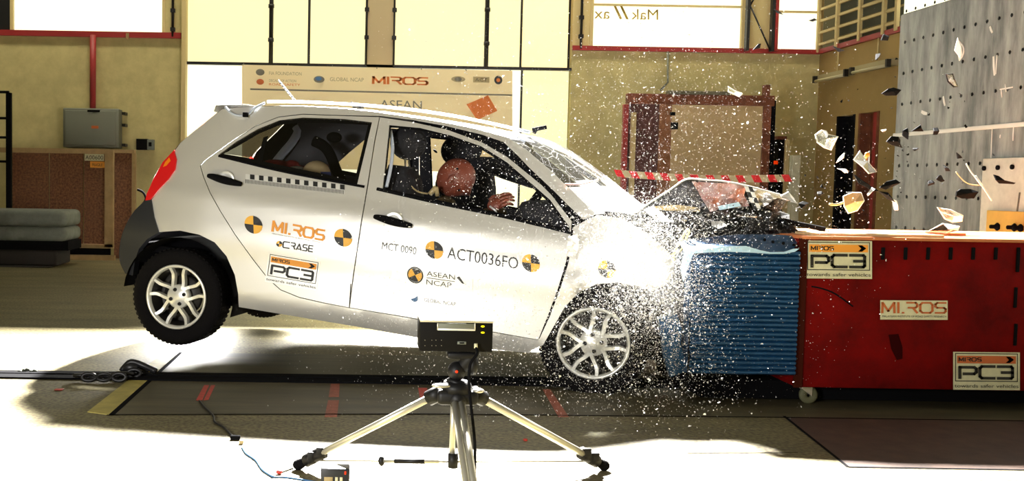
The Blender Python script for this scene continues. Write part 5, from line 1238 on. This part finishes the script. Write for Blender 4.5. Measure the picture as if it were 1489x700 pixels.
g = MB(); cc = Vector((bt.x + 0.004, TYY + 0.02, bt.z)); g.tube([cc - Vector((0, 0, 0.02)), cc + Vector((0, 0, 0.03))], 0.018, M_TRI, 12); obj('spreader_hub', g, tp)
for q, ft in (((474, 666), fL), ((846, 664), fR)):
    E = ap.lerp(Vector(ft), 0.88) + Vector((0, 0, 0.0)); E = ap + (Vector(ft) - ap) * 0.86
    g = MB(); g.tube([cc, E], 0.0035, M_ALU, 6); sp_ = obj('spreader_rod', g, tp)
    if ft is fL:
        g = MB(); g.tube([cc.lerp(E, 0.1), cc.lerp(E, 0.5)], 0.007, M_ALU, 8); g.tube([cc.lerp(E, 0.2), cc.lerp(E, 0.42)], 0.009, M_TRI, 8); g.ell(cc.lerp(E, 0.52), (0.012, 0.012, 0.018), M_TRI); obj('spreader_sleeve', g, sp_)
# ball head
g = MB(); b1 = atY(666, 552, TYY); g.tube([ap + Vector((0, 0, 0.05)), b1 + Vector((0, 0, 0.0))], [0.04, 0.028], M_TRI, 16)
b2 = atY(664, 540, TYY); g.ell(b2, (0.032, 0.034, 0.034), M_TRI); b3 = atY(684, 524, TYY); g.tube([b2, b3, atY(680, 512, TYY)], [0.022, 0.026, 0.028], M_TRI, 12); g.ell(atY(687, 531, TYY), (0.022, 0.03, 0.035), M_TRI)
hd_ = obj('ball_head', g, tp)
g = MB(); g.tube([atY(666, 559, TYY) - Vector((0, 0, 0.004)), atY(666, 556, TYY)], 0.032, M_ALU, 20); obj('collar_ring', g, hd_)
g = MB(); A = atY(664, 541, TYY - 0.033); g.ell(A, (0.005, 0.003, 0.005), M_LEDR); obj('marker_dot', g, hd_, label='tiny red dot')
g = MB(); g.bevbox(atY(650, 520, TYY) + Vector((0, -0.03, 0)), atY(690, 512, TYY) + Vector((0, 0.04, 0)), M_TRI, 0.005); obj('mounting_plate', g, hd_)
# control box
BXY = TYY - 0.05; a0 = atY(610, 511, BXY); a1 = atY(717, 469, BXY)
bx = empty('control_box', ((a0.x + a1.x) / 2, BXY, a0.z), 'black control box with yellow lamps mounted on the tripod', 'control box')
g = MB(); g.bevbox((a0.x, BXY, a0.z), (a1.x, BXY + 0.13, a1.z), mat('box_black', (0.004, 0.0035, 0.003), 0.7, spec=0.15), 0.003); obj('housing', g, bx)
g = MB(); g.bevbox((a0.x, BXY - 0.002, a1.z - 0.003), (a1.x, BXY + 0.13, a1.z + 0.005), M_ALU, 0.001); obj('lid', g, bx, label='bright metal lid edge')
def fpx(nm, x0, y0, x1, y1, m, th=0.004, lab=None, par=None):
    p0 = atY(x0, y1, BXY - 0.001); p1 = atY(x1, y0, BXY - 0.001); g = MB(); g.bevbox((p0.x, BXY - th, p0.z), (p1.x, BXY, p1.z), m, 0.0008, seg=1); return obj(nm, g, par or bx, label=lab)
scn = fpx('display', 637, 471, 690, 479, M_GREY, 0.003); fpx('display_bezel', 636, 478.5, 691, 480.5, M_WHITE, 0.005)
fpx('display_bezel', 635.5, 470, 637.5, 480, M_ALU, 0.005); fpx('display_bezel', 689.5, 470, 691.5, 480, M_ALU, 0.005)
for yy in (475, 484): 
    g = MB(); g.ell(atY(702, yy, BXY - 0.002), (0.0065, 0.003, 0.0035), M_LEDY); obj('status_lamp', g, bx, label='yellow status lamp')
for x_ in (618, 628, 634, 642):
    for y_ in (495, 503):
        g = MB(); g.ell(atY(x_, y_, BXY - 0.001), (0.0018, 0.0015, 0.0018), M_GREYINK, nu=8, nv=5); obj('button', g, bx)
q = fpx('connector_plate', 665, 497, 678, 501, M_GREYM, 0.003); fpx('connector_slot', 668, 498, 675, 500, M_BLACK, 0.0045)
g = MB(); g.tube([atY(692, 500, BXY - 0.012), atY(692, 507, BXY - 0.015)], 0.006, M_STK, 8); obj('plug', g, bx, label='pale cable plug')
for x_, m in ((662, M_BLACK), (618, M_LEDR), (704, M_LEDR)):
    g = MB(); g.ell(atY(x_, 467.5, BXY + 0.02), (0.006, 0.006, 0.004), m); obj('screw', g, bx)
g = MB(); g.tube(smooth([atY(692, 506, BXY - 0.015), atY(694, 515, BXY - 0.04), atY(684, 530, BXY - 0.05), atY(682, 560, BXY - 0.06), atY(686, 600, BXY - 0.06), atY(690, 640, BXY - 0.05), atY(691, 680, BXY - 0.05), Vector((atY(691, 700, BXY - .05).x, BXY - 0.05, 0.02)), Vector((0.5, 3.2, 0.008)), Vector((0.7, 2.9, 0.008))], 5), 0.005, M_BLACK, 8)
obj('power_cable', g, label='black power cable hanging from the control box', cat='cable')
# battery meter at bottom
bt_ = empty('battery_unit', atZ(486, 712), 'small black meter box on the bright floor left of tripod', 'battery box')
A = atZ(466, 713); B = atZ(508, 711); zt = 0.075; Yb = A.y
g = MB(); g.bevbox((A.x, Yb, 0), (B.x, Yb + 0.07, zt), M_PLAST, 0.004); obj('housing', g, bt_)
for k, (u0, u1, m) in enumerate(((0.12, 0.42, M_TAN), (0.50, 0.60, M_STK), (0.66, 0.76, M_STK), (0.82, 0.88, M_LEDR))):
    g = MB(); g.bevbox((A.x + (B.x - A.x) * u0, Yb - 0.003, zt * (0.35 if k < 3 else 0.75)), (A.x + (B.x - A.x) * u1, Yb, zt * (0.62 if k < 3 else 0.9)), m, 0.001); obj('digit_window', g, bt_)
# floor cables
def fc_(pts, r_, m, nm, lab):
    g = MB(); g.tube(smooth([atZ(x, y, r_) for x, y in pts], 5), r_, m, 6); return obj(nm, g, label=lab, cat='cable')
fc_([(290, 583), (297, 592), (310, 605), (312, 614), (325, 622), (335, 632), (342, 638)], 0.005, M_DARK, 'floor_cable', 'dark floor cable running from red tape to a small connector')
fc_([(352, 650), (358, 660), (372, 670), (382, 684), (397, 694)], 0.004, M_BLUEINK, 'floor_cable', 'thin blue-grey floor cable crossing the bright floor')
fc_([(397, 694), (420, 695), (470, 703)], 0.003, M_BLUEINK, 'floor_cable', 'thin floor cable leading to the small meter box')
fc_([(404, 689), (415, 685), (426, 681)], 0.003, M_GREYINK, 'floor_cable', 'short wire from the tripod foot to red clip')
g = MB(); A = atZ(343, 640); g.bevbox(A + Vector((-0.022, -0.01, 0.0)), A + Vector((0.018, 0.012, 0.018)), M_BLACK, 0.003); cc_ = obj('cable_connector', g, label='small black and tan cable connector on the floor', cat='connector'); g = MB(); A = atZ(351, 646); g.bevbox(A + Vector((-0.008, -0.01, 0)), A + Vector((0.008, 0.01, 0.016)), M_TAN, 0.003); obj('plug', g, cc_, label='tan plug')
g = MB(); A = atZ(406, 687, 0.008); g.ell(A, (0.012, 0.010, 0.008), M_RTAPE); obj('red_clip', g, label='tiny red clip on floor by left tripod foot', cat='clip')
g = MB(); A = atZ(764, 640, 0.005); g.ell(A, (0.010, 0.008, 0.006), M_RTAPE); obj('red_chip', g, label='tiny red chip lying on floor right of tripod', cat='chip')
g = MB(); A = atZ(40, 541, 0.01)
for k in range(5): g.ell(A + Vector((k * 0.02 - 0.04, 0.01 * (k % 2), 0.006 * (k % 3))), (0.014, 0.012, 0.010), M_GREYM, nu=8, nv=6)
obj('rubble', g, label='tiny heap of grey grit on the floor at far left', cat='debris')
g = MB(); A = atZ(86, 567, 0.003); g.bevbox(A + Vector((-0.02, -0.02, 0)), A + Vector((0.02, 0.02, 0.003)), M_RTAPE, 0.001); obj('tape_scrap', g, label='tiny red tape scrap left of the yellow stripe', cat='tape')

# ================================================================== FLYING DEBRIS
def shard(px, py, Y, pts, m, label, name='plastic_shard', th=0.008, rim=None, extra=None, bend=0.012):
    """pts in px around (px,py)"""
    g = MB(); P = [atY(px + a, py + b, Y) for a, b in pts]; c = sum(P, Vector()) / len(P); n = len(P)
    for i, p in enumerate(P): p.y += bend * math.sin(i * 2.4 + px)
    cb2 = c + Vector((0, -bend * 1.5, 0)); off = Vector((0, th, 0))
    vs = P + [cb2] + [p + off for p in P] + [cb2 + off]
    fs = [(i, (i + 1) % n, n) for i in range(n)] + [(n + 1 + (i + 1) % n, n + 1 + i, 2 * n + 1) for i in range(n)] + [(i, n + 1 + i, n + 1 + (i + 1) % n, (i + 1) % n) for i in range(n)]
    g.add(vs, fs, m)
    if rim: g.tube([p + Vector((0, th / 2, 0)) for p in P], 0.0045, rim, 5, close=True)
    if extra: extra(g, Y)
    return obj(name, g, label=label, cat='debris', group='fragments flying from the crash')
import itertools
def blob(rx, ry, n=7, seed=0, rot=0):
    r_ = random.Random(seed); out = []
    for k in range(n):
        a = 2 * math.pi * k / n; q = r_.uniform(0.65, 1.1); x = rx * q * math.cos(a); y = ry * q * math.sin(a)
        out.append((x * math.cos(rot) - y * math.sin(rot), x * math.sin(rot) + y * math.cos(rot)))
    return out
M_LENS = glass('lamp_fragment', (0.70, 0.71, 0.60), 0.3, dust=0.10, dust_scale=40)
M_RIMW = mat('lens_edge', (0.9, 0.88, 0.8), 0.3)
M_CREAMP = mat('cream_fragment', (0.48, 0.30, 0.13), 0.5, noise_amt=0.2, noise_scale=30)
shard(1202, 204, 5.3, [(-14, -8), (-8, -14), (0, -13), (3, -8), (15, -5), (8, 14), (-4, 10), (-13, 3)], M_LENS, 'clear rounded lamp lens fragment in front of the right wall', 'lens_shard', rim=M_RIMW)
shard(1069, 133, 5.3, [(-9, -7), (-2, -1), (10, 4), (8, 7), (-4, 3), (-9, 0)], M_LENS, 'small clear lens shard high above the bonnet', 'lens_shard', rim=M_RIMW)
shard(1258, 238, 5.2, [(-14, -6), (-8, -18), (-4, -8), (8, -18), (4, 0), (18, 12), (6, 14), (-4, 4)], mat('silver_fragment', (0.30, 0.30, 0.28), 0.25, metal=0.8), 'twisted silver lamp fragment with an orange tip', 'lamp_shard', rim=M_RIMW, extra=lambda g, Y: g.ell(atY(1261, 225, Y - 0.02), (0.012, 0.01, 0.012), M_ORG))
shard(1241, 294, 5.2, [(-14, -8), (-2, -13), (13, -13), (14, -2), (6, 12), (-6, 16), (-14, 6)], M_CREAMP, 'cream housing fragment just above the trolley', 'housing_shard', rim=M_RIMW, extra=lambda g, Y: g.tube(smooth([atY(1206, 297, Y), atY(1216, 298, Y), atY(1228, 294, Y)], 3), 0.006, M_CREAMP, 6))
shard(1393, 69, 5.6, [(-2, -14), (4, -6), (6, 8), (2, 16), (-3, 4)], M_CHALK, 'white curved shard high over the concrete block', th=0.003)
shard(1385, 118, 5.6, [(-8, -10), (-1, -10), (5, -2), (7, 8), (2, 8), (-4, 0)], M_LENS, 'olive translucent shard over the concrete block', 'lens_shard', rim=M_FRAG)
shard(1384, 323, 5.3, [(-36, 15), (-14, 3), (12, 7), (10, 12), (-10, 16)], glass('pink_lens', (0.62, 0.48, 0.42), 0.3), 'pinkish flat lens resting on the trolley top', 'lens_shard', rim=M_RIMW)
shard(1383, 314, 5.45, [(-18, -12), (-8, 4), (2, 9), (18, 8), (16, 0), (0, -8)], M_LENS, 'clear long lens with pale rim above the trolley', 'lens_shard', rim=M_RIMW)
shard(1405, 283, 5.1, [(-15, -4), (-8, -8), (8, -8), (16, -4), (13, 6), (-6, 6), (-16, 2)], M_FRAG, 'largest black fragment, left of the white plate', 'plastic_shard')
shard(1297, 133, 5.1, [(-14, 3), (-6, -4), (4, -6), (13, -2), (6, 6), (-6, 6)], M_FRAG, 'black leaf-shaped fragment on the left edge of the concrete block')
shard(1301, 206, 5.2, [(-11, 0), (-4, -8), (4, -7), (10, -2), (7, 3), (11, 9), (-2, 5)], M_FRAG, 'black notched fragment beside the pale block joint')
shard(1317, 194, 5.2, [(-5, -4), (3, -8), (6, 0), (2, 9), (-3, 3)], M_FRAG, 'black fragment just right of the notched one')
shard(1335, 187, 5.2, [(-9, 4), (2, -5), (6, -6), (4, 0), (8, 4)], M_FRAG, 'thin black hook fragment above the block joint')
shard(1361, 191, 5.2, blob(4, 6, 6, 5), M_FRAG, 'small black chip on the pale block joint, right of the hook fragment')
shard(1287, 54, 5.2, [(-4, -3), (1, -5), (5, -1), (4, 5), (-4, 4)], M_FRAG, 'small black square chip below the louvre window')
shard(1275, 83, 5.2, [(-2, 4), (1, -5), (4, -5), (1, 4)], M_FRAG, 'narrow black chip between the louvres and right batten')
shard(1219, 71, 5.2, [(-7, -4), (0, 0), (8, 3), (2, 4)], M_FRAG, 'thin grey-black sliver under the louvres near the corner')
shard(1102, 68, 5.2, [(-6, 4), (0, -4), (6, -5), (3, 2)], M_FRAG, 'small dark chip with white side by the truss column')
shard(1183, 29, 5.2, [(-5, 0), (0, -2), (6, 0), (0, 2)], M_FRAG, 'flat black sliver in the right bright window')
shard(1130, 18, 5.2, [(-5, -4), (2, -1), (8, 3), (1, 1)], M_FRAG, 'pale brown splinter at top of right bright window')
shard(1271, 271, 5.1, [(-28, -18), (-16, -6), (0, 2), (10, 8), (-4, 6), (-20, -4)], M_FRAG, 'long black curved strip at the centre of the flying debris')
shard(1292, 268, 5.1, [(-14, 5), (-2, -4), (12, -7), (16, -2), (8, 4), (-4, 8)], M_FRAG, 'black wing-like piece right of the long curved strip')
shard(1289, 286, 5.12, [(-10, -8), (2, -6), (12, 8), (4, 4)], M_FRAG, 'black pointed piece under the wing-like one')
shard(1268, 278, 5.05, [(-8, 5), (2, -5), (4, -3), (-6, 7)], M_WHITE, 'white sliver crossing the black strips', 'lens_shard')
shard(1237, 282, 5.3, blob(4, 5, 6, 8), M_FRAG, 'small black chip left of cream housing fragment')
shard(1169, 298, 5.2, [(-7, -2), (0, -5), (6, -3), (4, 4), (-4, 5)], M_FRAG, 'black chip with bright corner just off the bonnet tip')
shard(1192, 282, 5.2, blob(4, 5, 6, 9), M_FRAG, 'dim dark chip between bonnet tip and cream fragment')
shard(1368, 260, 5.2, [(-4, -5), (2, -5), (6, 3), (0, 5), (-5, 1)], M_FRAG, 'black triangular chip in the middle of the block face')
shard(1354, 266, 5.2, blob(6, 4, 6, 11, -0.3), M_FRAG, 'black oval chip left of the triangular one')
shard(1394, 226, 5.2, [(-4, -4), (0, -3), (4, 4), (-1, 5)], M_FRAG, 'small black chip below the block joint on the right')
shard(1377, 246, 5.2, [(-3, -6), (1, -2), (4, 3), (1, 3), (-4, -2)], M_FRAG, 'jagged black chip above the triangular one')
shard(1331, 217, 5.2, blob(4, 3, 6, 12), M_FRAG, 'tiny black chip under the notched fragment')
shard(1461, 262, 5.1, [(-16, -8), (-10, -6), (-4, 2), (14, 4), (14, 6), (-6, 5), (-14, 0)], M_FRAG, 'black paddle-shaped piece in front of the white plate')
shard(1223, 230, 5.2, [(-7, 6), (-2, 0), (6, -7), (3, 0), (-5, 7)], M_WHITE, 'white thin splinter left of the silver lamp fragment', 'lens_shard')
shard(1227, 248, 5.2, [(-8, -3), (2, -2), (7, 1), (3, 4), (-4, 0)], M_WHITE, 'white flat splinter under the thin one', 'lens_shard')
shard(1302, 298, 5.2, [(-2, -8), (1, -6), (4, 8), (1, 8)], M_WHITE, 'white upright sliver at the block edge', 'lens_shard')
shard(1285, 190, 5.2, [(-4, -1), (3, -2), (4, 1), (-2, 2)], M_WHITE, 'tiny white chip beside the second doorway', 'lens_shard')
shard(1142, 287, 5.0, [(-8, -2), (6, -8), (12, 1), (16, 9), (2, 2)], M_WHITE, 'white pointed shard at the bonnet tip', 'lens_shard')
g = MB(); g.tube(smooth([atY(1405, 238, 5.2), atY(1412, 250, 5.2), atY(1428, 270, 5.2), atY(1442, 292, 5.2)], 4), 0.0035, M_RIMW, 5); g.tube([atY(1418, 256, 5.2), atY(1428, 270, 5.2)], 0.006, M_WHITE, 5)
obj('flying_wire', g, label='thin pale wire flying left of the white plate', cat='debris', group='fragments flying from the crash')
g = MB(); g.tube(smooth([atY(1390, 250, 5.25), atY(1400, 262, 5.25), atY(1410, 268, 5.25), atY(1425, 270, 5.25)], 4), 0.0025, M_TAN, 5); obj('flying_wire', g, label='hair-thin tan wire flying over the block', cat='debris', group='fragments flying from the crash')
g = MB(); g.ell(atY(633, 220, 6.9), (0.018, 0.01, 0.008), M_FRAG, Matrix.Rotation(R(40), 3, 'Y'), 10, 6); obj('flying_chip', g, label='small dark chip seen through the front side window', cat='debris')
# glass spray : uncountable chips
rs = random.Random(11); vs = []; fs = []
def chip(p, s_):
    b = len(vs); 
    for k in range(4): vs.append(p + Vector((rs.gauss(0, 1), rs.gauss(0, 1), rs.gauss(0, 1))).normalized() * s_ * rs.uniform(0.6, 1.2))
    fs.extend([(b, b + 1, b + 2), (b, b + 2, b + 3), (b, b + 3, b + 1), (b + 1, b + 3, b + 2)])
CL = [  # cx, cy, sx, sy, count, Ymean, Ysd, size
    (950, 400, 44, 48, 8500, 4.85, 0.22, 0.0036), (905, 345, 40, 30, 4200, 4.9, 0.2, 0.0036), (880, 470, 60, 45, 3000, 4.85, 0.25, 0.0032),
    (990, 430, 45, 60, 2200, 4.8, 0.22, 0.0032), (990, 320, 70, 34, 2000, 4.9, 0.3, 0.003), (760, 420, 110, 55, 3600, 4.9, 0.3, 0.0028),
    (960, 170, 110, 90, 3600, 5.2, 0.5, 0.0028), (730, 250, 90, 60, 1000, 5.0, 0.3, 0.0028), (820, 560, 130, 40, 1100, 4.6, 0.3, 0.0032), (970, 560, 60, 40, 700, 4.6, 0.3, 0.0032),
    (640, 470, 100, 35, 900, 4.8, 0.3, 0.0028), (1080, 420, 90, 90, 450, 4.75, 0.15, 0.0028), (1210, 290, 60, 55, 260, 5.0, 0.3, 0.0034), (700, 110, 90, 90, 600, 5.2, 0.5, 0.0028), (560, 400, 50, 50, 400, 5.1, 0.2, 0.0025)]
for cx_, cy_, sx, sy, n, Ym, Ys, sz in CL:
    for _ in range(int(n * 2.3)):
        x_ = rs.gauss(cx_, sx); y_ = rs.gauss(cy_, sy); Y = max(4.1, rs.gauss(Ym, Ys))
        p = atY(x_, y_, Y)
        if p.z < 0.02: continue
        s2 = sz * 0.74 * (0.5 + rs.expovariate(1.9)); chip(p, min(s2, 0.008))
g = MB(); g.add(vs, fs, M_CHIP); obj('glass_spray', g, label='dense cloud of tiny white glass chips bursting from the front of the car', cat='glass spray', kind='stuff')

vs = []; fs = []
for cx_, cy_, sx, sy, n, sz in ((1225, 255, 45, 45, 55, 0.009), (1350, 215, 55, 55, 28, 0.009), (1170, 300, 30, 18, 25, 0.010), (1250, 100, 60, 50, 8, 0.007), (1080, 300, 40, 25, 30, 0.009)):
    for _ in range(n): chip(atY(rs.gauss(cx_, sx), min(325, rs.gauss(cy_, sy)), rs.gauss(5.2, 0.15)), sz * rs.uniform(0.4, 1.2))
g = MB(); g.add(vs, fs, M_FRAG); obj('black_splinters', g, label='scatter of tiny black plastic splinters flying above the trolley', cat='splinters', kind='stuff')
